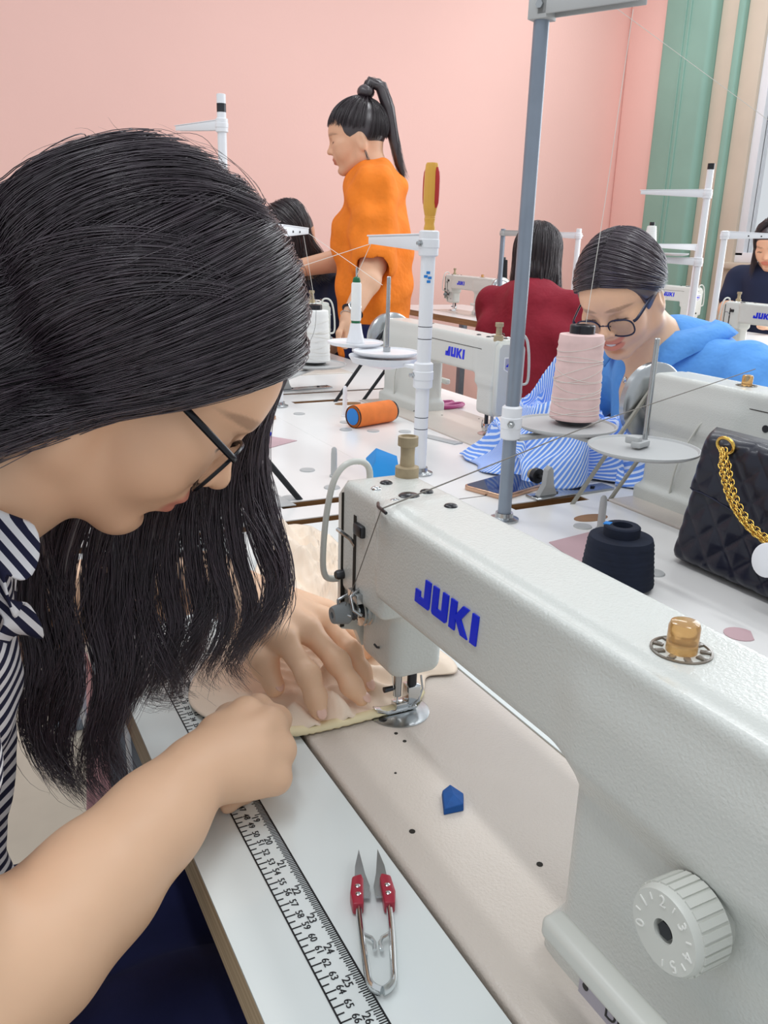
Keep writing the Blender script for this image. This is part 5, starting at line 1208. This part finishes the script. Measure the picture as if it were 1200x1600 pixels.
# grommet and chain: three strands of links
rc = Vector((-.018, -.052, .163)); MB().tube([rc+Vector((-.002*math.sin(a*.2618), .0125*math.cos(a*.2618), .0095*math.sin(a*.2618))) for a in range(24)], .0022, 8, closed=True).build('grommet', 'gold', BG, 60)
lk = MB().tube([(.0046*math.cos(a*.5236), .0030*math.sin(a*.5236), 0) for a in range(12)], .00085, 5, closed=True).mesh('chain_link'); lk.materials.append(MATS['gold']); lk.polygons.foreach_set('use_smooth', [True]*len(lk.polygons))
CH = empty('chain_strap'); CH.parent = BG; CH.location = (0, 0, 0)
path = [(-.024, -.055, .158), (-.040, -.078, .135), (-.052, -.107, .108), (-.056, -.140, .088), (-.058, -.180, .079), (-.058, -.215, .074)]
pp = resample(path, 34)
for k in range(34):
    t_ = pp[min(k+1, 33)]-pp[max(k-1, 0)]; t_ = Vector(t_).normalized(); a, b, _ = frame_from(t_)
    for q in range(3):
        o = bpy.data.objects.new('chain_link', lk); COL.objects.link(o); o.parent = CH
        R = Matrix((t_, a, b)).transposed().to_4x4(); R = R@Matrix.Rotation(math.pi/2*((k+q) % 2)+.4*q, 4, 'X')
        R.translation = Vector(pp[k])+a*((q-1)*.0042)*(1.1 if k > 2 else .5)-Vector((.002*(q == 1), 0, 0)); o.matrix_local = R
o = MB().lathe([(.017, -.002), (.019, -.001), (.019, .001), (.016, .0025), (.004, .0018)], 28, (0, 0, 0), (-1, 0, .2)).build('round_tag', 'white_plastic'); o.location = (.772, .572, TZ+.070); setp(o, 'round white disc at the end of the gold chain, right border', 'tag')
# ------------------------------------------------------------------ loose threads in the air
def thread(pts, label, r=.00045, m='thread_line'):
    o = Vector(pts[0]); q = MB().tube([Vector(p)-o for p in pts], r, 5).build('thread', m); q.location = o; return setp(q, label, 'thread', 'threads running through the air')
thread([(.847, .962, 1.43), (.842, .972, 1.20), (.838, .982, 1.03)], 'white thread falling from the grey bracket to the pink cone')
thread([(.8, .955, 1.43), (1.05, .83, 1.27), (1.35, .75, 1.16)], 'white thread slanting down across the green trim at top right', .0004)
thread([(.2685, .512, .9568), (.60, .66, .969), (.985, .80, .985)], 'grey thread stretched from the foreground machine to the machine behind', .0006, 'thread_dark')
thread([(.2685, .514, .956), (.270, .556, .885), (.274, .584, .850)], 'thin thread down the front of the foreground machine head', .0004, 'thread_dark')
thread([(.70, 1.41, 1.13), (.60, 1.66, 1.06)], 'white thread slanting left from the arm of the white stand', .0006)
thread([(.70, 1.41, 1.13), (.688, 1.445, 1.07)], 'white thread hanging from the arm to the slim spool', .0005)
thread([(.83, 2.01, 1.145), (.90, 1.75, 1.04)], 'white thread crossing before the orange shirt', .0006)
thread([(.82, 2.02, 1.14), (.87, 2.07, .985)], 'white thread hanging down to the tall white cone', .0006)
thread([(.30, .566, .84), (.308, .563, .795), (.312, .562, .765)], 'needle thread running down to the presser foot', .00035)
# ------------------------------------------------------------------ woman in the orange shirt, standing, seen from her left side
def body_mesh(s, base, X=None, smooth=3, **kw):
    V, F = s.verts(smooth); t = face_tint(V, X, **kw) if X is not None else np.ones((len(V), 3))
    return np_mesh('person', V-np.array(base), F, tint=t)
def garment(name, s, base, material, parent, smooth=3):
    V, F = s.verts(smooth); return obj(name, np_mesh(name, V-np.array(base), F), material, parent, 180)
OB = (1.36, 2.72, 0.)
OX = Xf(euler_R(153, 16, 0), (1.362, 2.835, 1.440), 1.03)
s = SDF((1.02, 2.36, .80), (1.62, 3.06, 1.62), .0042)
head_prims(s, OX)
s.chain([OX.p(-.015, 0, -.02), (1.395, 2.805, 1.355), (1.40, 2.79, 1.31)], [.050, .047, .06], .03)
s.chain([(1.40, 2.79, 1.27), (1.36, 2.73, 1.05), (1.35, 2.70, .85)], [.075, .085, .095], .03)
s.chain([(1.345, 2.69, 1.275), (1.300, 2.60, 1.06), (1.262, 2.555, 1.005), (1.175, 2.505, .90)], [.05, .043, .038, .027], .02)
hp = np.array((1.160, 2.498, .872)); s.ell(hp, (.022, .030, .040), .015)
for k in range(4): finger(s, [hp+np.array((-.006+.003*k, -.018+.012*k, -.028)), hp+np.array((-.012+.003*k, -.020+.012*k, -.060)), hp+np.array((-.010, -.018+.011*k, -.085)), hp+np.array((-.004, -.016+.010*k, -.10))], .0085)
finger(s, [hp+np.array((-.018, -.012, .005)), hp+np.array((-.035, -.02, -.02)), hp+np.array((-.038, -.022, -.045)), hp+np.array((-.036, -.022, -.055))], .009)
s.chain([(1.44, 2.87, 1.275), (1.34, 2.94, 1.06), (1.12, 2.93, 1.02)], [.05, .042, .027], .02)
h2 = np.array((1.09, 2.925, 1.02)); s.ell(h2, (.035, .022, .03), .012)
for k in range(4): finger(s, [h2+np.array((-.02, -.015+.01*k, -.005)), h2+np.array((-.045, -.015+.01*k, -.02)), h2+np.array((-.055, -.014+.01*k, -.04)), h2+np.array((-.052, -.014+.01*k, -.05))], .0085)
P2 = obj('person', body_mesh(s, OB, OX, lips=(.82, .45, .45), blush=.03), 'skin_far', None, 180); P2.location = OB
setp(P2, 'woman in a loose orange shirt standing with her hair in a high ponytail', 'person')
s = SDF((1.05, 2.40, .70), (1.70, 3.06, 1.42), .0045)
s.chain([(1.405, 2.80, 1.285), (1.385, 2.755, 1.12), (1.365, 2.71, .95), (1.355, 2.69, .78)], [.110, .115, .122, .128], .04)
s.cone((1.345, 2.70, 1.275), (1.45, 2.88, 1.275), .076, .078, .05)
s.ell((1.315, 2.79, 1.15), (.07, .08, .09), .05)
s.chain([(1.350, 2.70, 1.27), (1.325, 2.645, 1.17), (1.306, 2.602, 1.075)], [.074, .074, .076], .03)
s.chain([(1.45, 2.87, 1.27), (1.38, 2.93, 1.12)], [.07, .07], .03)
s.cone((1.296, 2.582, 1.055), (1.27, 2.54, .98), .056, .07, .006, 'sub')
s.cone((1.42, 2.90, 1.16), (1.34, 2.95, 1.03), .055, .06, .006, 'sub')
s.cone(OX.p(-.01, 0, -.06), (1.385, 2.83, 1.37), .056, .066, .01, 'sub')
s.wobble(.012, 34, 4)
garment('orange_shirt', s, OB, 'shirt_orange', P2)
s = SDF((1.1, 2.4, .0), (1.65, 3.0, .86), .008)
for a, b in ((1.32, 2.66), (1.40, 2.80)): s.chain([(a, b, .82), (a, b, .45), (a, b, .05)], [.095, .07, .055], .03)
garment('trousers', s, OB, 'trouser_navy', P2)
# ponytail hair
HCo = np.array((-.004, 0, .05)); HRo = np.array((.097, .079, .093)); G = []
s = SDF(OX.T-.17, OX.T+.19, .0042)
s.ell(OX.p(-.006, 0, .052), np.array((.094, .075, .089))*OX.k, 0, rot=OX.R); s.ell(OX.p(.085, 0, -.010), (.075, .10, .075), .01, 'sub', rot=OX.R); s.ell(OX.p(.022, 0, -.045), (.060, .1, .068), .01, 'sub', rot=OX.R)
V, F = s.verts(3); CAPo = (V-np.array(OB), F)
tie = OX.p(-.055, 0, .150)
for i in range(40):
    a = 2*math.pi*i/40; st = nrm((math.cos(a)*.95, math.sin(a)*.98, -.06+.42*max(0, math.cos(a)))) if math.cos(a) > -.3 else nrm((math.cos(a), math.sin(a), -.55))
    en = nrm((-.50, 0, .95)); pts = [OX.p(*(HCo+HRo*nrm(st*(1-w)+en*w))) for w in np.linspace(0, .92, 6)]+[tie]
    G.append((np.array(pts)-np.array(OB), 26, .010, .012, .0, .0007))
tail = [(tie+np.array(d)) for d in ((0, 0, 0), (.012, -.008, .030), (.045, -.022, .018), (.070, -.035, -.05), (.085, -.042, -.13), (.105, -.052, -.22), (.125, -.06, -.27))]
for k in range(7): G.append((np.array(tail)-np.array(OB)+RNG.normal(size=3)*.006, 60, .013, .012, .006, .0007))
G.append((np.array([OX.p(.07, -.045, .05), OX.p(.075, -.06, .0), OX.p(.065, -.062, -.06), OX.p(.05, -.06, -.12)])-np.array(OB), 22, .006, .01, .006, .0006))
G.append((np.array([OX.p(.01, .06, .05), OX.p(-.005, .07, -.01), OX.p(-.012, .068, -.07), OX.p(-.02, .06, -.11)])-np.array(OB), 10, .004, .006, .006, .0006))
G.append((np.array([OX.p(.055, -.03, -.05), OX.p(.052, -.035, -.10), OX.p(.045, -.04, -.14), OX.p(.04, -.04, -.17)])-np.array(OB), 40, .012, .015, .008, .0006))
mb = MB(); mb.tube([tuple(np.array(q)-np.array(OB)) for q in tail], [.012, .019, .021, .021, .019, .014, .004], 8)
bun = MB(); bun.ell(tuple(tie-np.array(OB)), (.030, .030, .024), 14, 8)
hair_obj('hair', [CAPo, strands(G, 14, 9, .0007), (np.array(mb.v), np.array([f for f in mb.f if len(f) == 4])), (np.array(bun.v), np.array(bun.f))], 'hair_brown', P2)
# wrist watch and bracelet
a0 = np.array((1.262, 2.555, 1.005)); a1 = np.array((1.175, 2.505, .90)); ax = Vector(a1-a0).normalized(); wp = a0*.14+a1*.86
t = empty('wrist_watch', tuple(wp), 0, 'round silver watch on the wrist of the orange-shirted woman', 'watch')
fa, fb, _ = frame_from(ax)
def ring(par, c, r, w, name, material): MB().tube([Vector(c)+fa*(r*math.cos(k*.3142))+fb*(r*math.sin(k*.3142)) for k in range(20)], w, 8, closed=True, flat=.5, up=tuple(ax)).build(name, material, par, 60)
ring(t, (0, 0, 0), .031, .006, 'strap', 'leather')
vd = Vector((-.43, -.88, .1)); vd = (vd-ax*vd.dot(ax)).normalized()
wc = MB().lathe([(.020, 0), (.021, .004), (.021, .008), (.018, .010)], 24, vd*.028, vd).build('watch_case', 'steel_bright', t); MB().lathe([(.016, .0098), (.0155, .0108)], 24, vd*.028, vd).build('dial', 'black_plastic', wc)
t = empty('bracelet', tuple(a0*-.02+a1*1.02), 0, 'thin silver bracelet below the watch of the orange-shirted woman', 'bracelet')
ring(t, (0, 0, 0), .031, .0022, 'band', 'steel_bright')
# ------------------------------------------------------------------ dark-haired woman sitting behind the far machine
KB = (1.40, 3.12, .42); KX = Xf(euler_R(165, 38, 0), (1.225, 3.085, 1.105), 1.12)
s = SDF((1.02, 2.75, .62), (1.62, 3.45, 1.28), .005); head_prims(s, KX)
s.chain([KX.p(-.01, 0, -.03), (1.31, 3.11, 1.03), (1.36, 3.12, .98)], [.05, .05, .06], .03)
s.chain([(1.37, 3.12, .93), (1.40, 3.12, .68)], [.11, .12], .03); s.cone((1.37, 2.98, .95), (1.37, 3.26, .95), .055, .055, .04)
for y in (2.96, 3.28): s.chain([(1.36, y, .94), (1.30, y, .76), (1.14, y+(.06 if y < 3 else -.06), .80)], [.05, .042, .03], .02); s.ell((1.10, y+(.08 if y < 3 else -.08), .80), (.04, .03, .02), .01)
P3 = obj('person', body_mesh(s, KB, KX), 'skin_far', None, 180); P3.location = KB
setp(P3, 'woman with long dark hair bent over the far machine left of the orange shirt', 'person')
s = SDF((1.12, 2.84, .40), (1.62, 3.42, 1.06), .006); s.chain([(1.375, 3.12, .92), (1.40, 3.12, .66), (1.42, 3.12, .45)], [.125, .135, .14], .03); s.cone((1.37, 2.98, .945), (1.37, 3.26, .945), .068, .068, .04)
for y in (2.96, 3.28): s.cone((1.36, y, .94), (1.32, y, .82), .062, .06, .02)
garment('dark_top', s, KB, 'shirt_navy', P3)
s = SDF((1.05, 2.9, .0), (1.6, 3.35, .56), .008)
for y in (3.03, 3.2): s.chain([(1.40, y, .48), (1.12, y, .50), (1.12, y, .06)], [.09, .075, .055], .03)
garment('trousers', s, KB, 'trouser_navy', P3)
G = []; s = SDF(KX.T-.16, KX.T+.16, .005); s.ell(KX.p(-.006, 0, .052), (.096, .078, .090), 0, rot=KX.R); s.ell(KX.p(.09, 0, -.03), (.06, .09, .075), .01, 'sub', rot=KX.R); V, F = s.verts(2); CAPk = (V-np.array(KB), F)
for i in range(34):
    u = i/33; sd = 1 if i % 2 else -1; S = nrm((.75-1.5*u, .08*sd, .8)); 
    pts = [KX.p(*(HCo+HRo*nrm(S*(1-w)+nrm((.25-1.0*u, .95*sd, -.1))*w)*1.03)) for w in np.linspace(0, 1, 5)]
    e = pts[-1]; pts += [e+np.array((.015, 0, -.06)), e+np.array((.045+.02*RNG.normal(), .015*RNG.normal(), -.13)), e+np.array((.075+.03*RNG.normal(), .03*RNG.normal(), -.19))]
    G.append((np.array(pts)-np.array(KB), 45, .012, .02, .01, .0008))
hair_obj('hair', [CAPk, strands(G, 16, 4, .0008)], 'hair_brown', P3)
# ------------------------------------------------------------------ woman in the red shirt, seen from behind
RB = (2.10, 2.78, .42); RX = Xf(euler_R(22, 8, 0), (2.135, 2.83, 1.065), 1.0)
s = SDF((1.80, 2.45, .60), (2.62, 3.15, 1.22), .005); head_prims(s, RX)
s.chain([RX.p(-.01, 0, -.03), (2.11, 2.81, .98), (2.09, 2.79, .93)], [.05, .05, .06], .03); s.chain([(2.09, 2.79, .90), (2.08, 2.77, .65)], [.11, .12], .03)
s.cone((2.03, 2.92, .915), (2.17, 2.66, .915), .052, .052, .04)
s.chain([(2.02, 2.94, .91), (2.06, 3.0, .76), (2.32, 3.0, .79)], [.048, .042, .028], .02); s.chain([(2.18, 2.64, .91), (2.26, 2.60, .77), (2.45, 2.70, .80)], [.048, .042, .028], .02)
for q in ((2.36, 3.0, .79), (2.49, 2.71, .80)): s.ell(q, (.04, .03, .018), .01)
P4 = obj('person', body_mesh(s, RB, RX), 'skin_far', None, 180); P4.location = RB
setp(P4, 'woman in a dark red shirt with shoulder-length hair, seen from behind', 'person')
s = SDF((1.80, 2.45, .40), (2.42, 3.12, 1.02), .005); s.chain([(2.09, 2.79, .90), (2.08, 2.77, .66), (2.06, 2.76, .45)], [.125, .14, .145], .04); s.cone((2.02, 2.94, .905), (2.18, 2.64, .905), .066, .066, .05)
s.cone((1.99, 2.88, .80), (2.13, 2.64, .80), .08, .08, .06); s.chain([(2.02, 2.95, .90), (2.05, 2.99, .80)], [.064, .062], .03); s.chain([(2.185, 2.635, .90), (2.23, 2.61, .82)], [.064, .06], .03); s.wobble(.006, 30, 8)
garment('red_shirt', s, RB, 'shirt_red', P4)
s = SDF((1.9, 2.5, .0), (2.5, 3.05, .56), .008)
for y in (2.68, 2.86): s.chain([(2.08, y, .48), (2.38, y, .50), (2.38, y, .06)], [.09, .075, .055], .03)
garment('trousers', s, RB, 'trouser_navy', P4)
G = []; s = SDF(RX.T-.16, RX.T+.17, .005); s.ell(RX.p(-.006, 0, .050), (.099, .081, .093), 0, rot=RX.R); s.ell(RX.p(-.03, 0, -.02), (.072, .078, .08), .02, rot=RX.R); s.ell(RX.p(.095, 0, -.03), (.06, .09, .085), .01, 'sub', rot=RX.R); V, F = s.verts(2); CAPr = (V-np.array(RB), F)
for i in range(46):
    u = i/45; a = math.radians(40+280*u); E = np.array((math.cos(a), math.sin(a), -.1)); S = nrm((.1+.35*math.cos(a), .1*math.sin(a), 1))
    pts = [RX.p(*(HCo+HRo*nrm(S*(1-w)+E*w)*1.06)) for w in np.linspace(0, 1, 5)]
    e = pts[-1]; ln = .13+.05*RNG.random()+(.05 if math.sin(a) < -.3 else 0); pts += [e+np.array((0, 0, -.05)), e+np.array((.006*RNG.normal(), .006*RNG.normal(), -.05-ln*.5)), e+np.array((.01*RNG.normal(), .01*RNG.normal(), -.05-ln))]
    G.append((np.array(pts)-np.array(RB), 45, .012, .014, .005, .0008))
hair_obj('hair', [CAPr, strands(G, 16, 6, .0008)], 'hair_brown', P4)
# ------------------------------------------------------------------ smiling woman in the light blue shirt with glasses
BB = (1.36, 1.27, .42); BX = Xf(euler_R(207, 36, 8), (1.178, 1.274, 1.038), .95)
s = SDF((1.02, 1.0, .70), (1.50, 1.56, 1.15), .0021); head_prims(s, BX, smile=1., eyes=True)
s.chain([BX.p(-.01, 0, -.03), (1.275, 1.285, .955), (1.32, 1.285, .915)], [.052, .050, .062], .03); s.chain([(1.32, 1.28, .88), (1.37, 1.28, .70)], [.11, .12], .03)
s.cone((1.345, 1.14, .915), (1.33, 1.42, .915), .055, .055, .04)
s.chain([(1.33, 1.44, .90), (1.24, 1.47, .78), (1.13, 1.40, .80)], [.048, .04, .028], .02); s.ell((1.10, 1.38, .80), (.035, .03, .018), .01)
s.chain([(1.36, 1.12, .90), (1.30, 1.06, .78), (1.20, 1.05, .79)], [.048, .04, .028], .02); s.ell((1.17, 1.05, .79), (.035, .03, .018), .01)
P5 = obj('person', body_mesh(s, BB, BX, lips=(.92, .50, .50), blush=.08, smile=1.), 'skin', None, 180); P5.location = BB
setp(P5, 'smiling woman in a light blue collared shirt and dark-rimmed glasses', 'person')
tm = MB(); tm.tube([tuple(BX.p(.0980-16*y*y, y, -.0287+y*y*11)-np.array(BB)) for y in np.linspace(-.016, .016, 9)], [.0012, .0022, .003, .0034, .0035, .0034, .003, .0022, .0012], 8); tm.build('teeth', 'teeth', P5, 60)
s = SDF((1.12, .98, .42), (1.62, 1.60, 1.03), .0034)
s.chain([(1.335, 1.28, .885), (1.375, 1.28, .70), (1.39, 1.28, .46)], [.125, .135, .14], .04); s.cone((1.35, 1.13, .905), (1.335, 1.43, .905), .070, .070, .05)
s.chain([(1.365, 1.11, .90), (1.325, 1.07, .82), (1.30, 1.05, .79)], [.066, .062, .058], .03); s.chain([(1.335, 1.45, .895), (1.27, 1.475, .81)], [.064, .06], .03)
s.cone(BX.p(0, 0, -.05), (1.30, 1.285, .93), .060, .058, .008, 'sub'); s.cone((1.25, 1.28, .95), (1.225, 1.275, .86), .035, .008, .01, 'sub'); s.wobble(.005, 40, 5)
garment('blue_shirt', s, BB, 'shirt_blue', P5)
# collar wings
for sgn in (-1, 1):
    V = []; F = []
    for i in range(12):
        u = i/11; a = u*2.5
        c = Vector((1.300, 1.285, .955)); top = c+Vector((-.070*math.cos(a*.9)*1.0+.02, sgn*.074*math.sin(a*.75+.15), .052-.035*(1-u)))
        out = top+Vector((-.030*math.cos(a), sgn*(.040+.022*(1-u)), -.022-.050*(1-u)**2))
        V += [top-Vector(BB), (top+out)/2-Vector(BB)+Vector((-.006, sgn*.006, .006)), out-Vector(BB)]
    F = [(i*3+k, i*3+k+1, i*3+k+4, i*3+k+3) for i in range(11) for k in range(2)]
    me = bpy.data.meshes.new('collar'); me.from_pydata([tuple(v) for v in V], [], F); me.update(); o = obj('collar', me, 'shirt_blue', P5, 180); md = o.modifiers.new('t', 'SOLIDIFY'); md.thickness = .003
s = SDF((1.05, 1.0, .0), (1.6, 1.55, .56), .008)
for y in (1.19, 1.37): s.chain([(1.39, y, .48), (1.10, y, .50), (1.10, y, .06)], [.09, .075, .055], .03)
garment('trousers', s, BB, 'trouser_navy', P5)
G = []; s = SDF(BX.T-.17, BX.T+.17, .0034); s.ell(BX.p(-.006, 0, .050), (.0955, .076, .0905), 0, rot=BX.R); s.ell(BX.p(.108, 0, .006), (.080, .095, .090), .008, 'sub', rot=BX.R); s.ell(BX.p(.06, 0, -.06), (.08, .1, .06), .008, 'sub', rot=BX.R); V, F = s.verts(3); CAPb = (V-np.array(BB), F)
for i in range(44):
    sd = 1 if i % 2 else -1; u = (i//2)/21; th = math.radians(33+112*u); S = nrm((math.cos(th), .015*sd+.06, math.sin(th)))
    M = nrm((.70-1.2*u, .80*sd, .40)); E = nrm((-.12-.75*u, .95*sd*(1-.5*u), -.34))
    pts = [BX.p(*(HCo+HRo*nrm((1-w)**2*S+2*w*(1-w)*M*1.25+w*w*E)*1.02)) for w in np.linspace(0, 1, 8)]
    G.append((np.array(pts)-np.array(BB), 70, .0065, .010, .003, .0006))
tl = [BX.p(-.10, 0, .02), BX.p(-.125, 0, -.01), BX.p(-.12, .0, -.07), BX.p(-.11, 0, -.12)]
G.append((np.array(tl)-np.array(BB), 130, .022, .02, .01, .0006))
hair_obj('hair', [CAPb, strands(G, 16, 12, .0006)], 'hair_black', P5)
t = empty('eyeglasses', BX.p(.1, 0, .02), 0, 'dark blue rimmed glasses worn by the smiling woman', 'glasses', 'worn glasses')
mat('glasses_blue', '1F2440', .25, .2)
glasses(t, BX, c=(.101, .034, .014), rw=.0255, rh=.0195, rim=.0016, rm='glasses_blue', temple=-.005)
t = empty('necklace', (1.27, 1.285, .93), 0, 'fine necklace with a small pendant on the blue-shirted woman', 'necklace')
MB().tube(catmull([(.015, .055, .02), (-.035, .035, -.015), (-.058, 0, -.040), (-.035, -.035, -.015), (.015, -.055, .02)], 6), .0009, 5).build('chain', 'steel_bright', t)
MB().ell((-.060, 0, -.045), (.004, .006, .007), 10, 6).build('pendant', 'steel_bright', t)
# ------------------------------------------------------------------ woman in navy at the right border
NB = (2.78, 2.22, .42); NX = Xf(euler_R(200, 30, 0), (2.76, 2.19, 1.15), 1.0); NSH = (.95, .83, .0)
s = SDF((2.38, 1.85, .62), (3.02, 2.6, 1.32), .005); head_prims(s, NX); s.chain([NX.p(-.01, 0, -.03), (2.80, 2.22, 1.07), (2.82, 2.23, 1.0)], [.05, .05, .06], .03); s.chain([(2.82, 2.23, .97), (2.84, 2.23, .68)], [.11, .12], .03)
s.cone((2.79, 2.36, 1.0), (2.85, 2.09, 1.0), .052, .052, .04)
s.chain([(2.78, 2.38, .99), (2.70, 2.36, .84), (2.52, 2.20, .80)], [.048, .044, .03], .02); s.ell((2.49, 2.17, .79), (.035, .035, .018), .01)
s.chain([(2.86, 2.07, .99), (2.82, 2.02, .84), (2.62, 2.03, .80)], [.048, .044, .03], .02); s.ell((2.58, 2.03, .79), (.035, .03, .018), .01)
P6 = obj('person', body_mesh(s, NB, NX), 'skin_far', None, 180); P6.location = (NB[0]+NSH[0], NB[1]+NSH[1], NB[2])
setp(P6, 'woman in a navy top half cut off by the right border', 'person')
s = SDF((2.55, 1.90, .40), (3.05, 2.55, 1.10), .006); s.chain([(2.82, 2.23, .97), (2.84, 2.23, .70), (2.86, 2.23, .45)], [.125, .135, .14], .04); s.cone((2.785, 2.375, .995), (2.86, 2.08, .995), .066, .066, .05)
s.cone((2.78, 2.39, .985), (2.73, 2.375, .90), .064, .062, .03); s.cone((2.86, 2.06, .985), (2.83, 2.03, .90), .064, .062, .03)
garment('navy_top', s, NB, 'shirt_navy', P6)
G = []; s = SDF(NX.T-.16, NX.T+.17, .005); s.ell(NX.p(-.006, 0, .050), (.099, .081, .093), 0, rot=NX.R); s.ell(NX.p(.095, 0, -.03), (.06, .09, .085), .01, 'sub', rot=NX.R); V, F = s.verts(2); CAPn = (V-np.array(NB), F)
for i in range(24):
    u = i/23; a = math.radians(60+240*u); E = np.array((math.cos(a), math.sin(a), -.3)); S = nrm((.2, .0, 1)); pts = [NX.p(*(HCo+HRo*nrm(S*(1-w)+E*w)*1.05)) for w in np.linspace(0, 1, 5)]; e = pts[-1]; pts += [e+np.array((0, 0, -.07)), e+np.array((0, 0, -.15))]
    G.append((np.array(pts)-np.array(NB), 30, .012, .014, .005, .0008))
hair_obj('hair', [CAPn, strands(G, 14, 16, .0008)], 'hair_brown', P6)
# stools under the seated women
for x, y, lab in ((1.42, 3.12, 'stool under the dark-haired woman'), (2.06, 2.77, 'stool under the red-shirted woman'), (1.42, 1.28, 'stool under the blue-shirted woman'), (3.81, 3.06, 'stool under the navy-shirted woman')):
    t = empty('stool', (x, y, 0), 0, lab, 'stool', 'stools'); MB().lathe([(.15, .34), (.16, .345), (.16, .365), (.15, .372)], 24).build('seat', 'ply_brown', t)
    for k in range(4): a = math.pi/4+k*math.pi/2; MB().tube([(.10*math.cos(a), .10*math.sin(a), .345), (.16*math.cos(a), .16*math.sin(a), 0)], .012, 8).build('leg', 'grey_paint_pole', t)
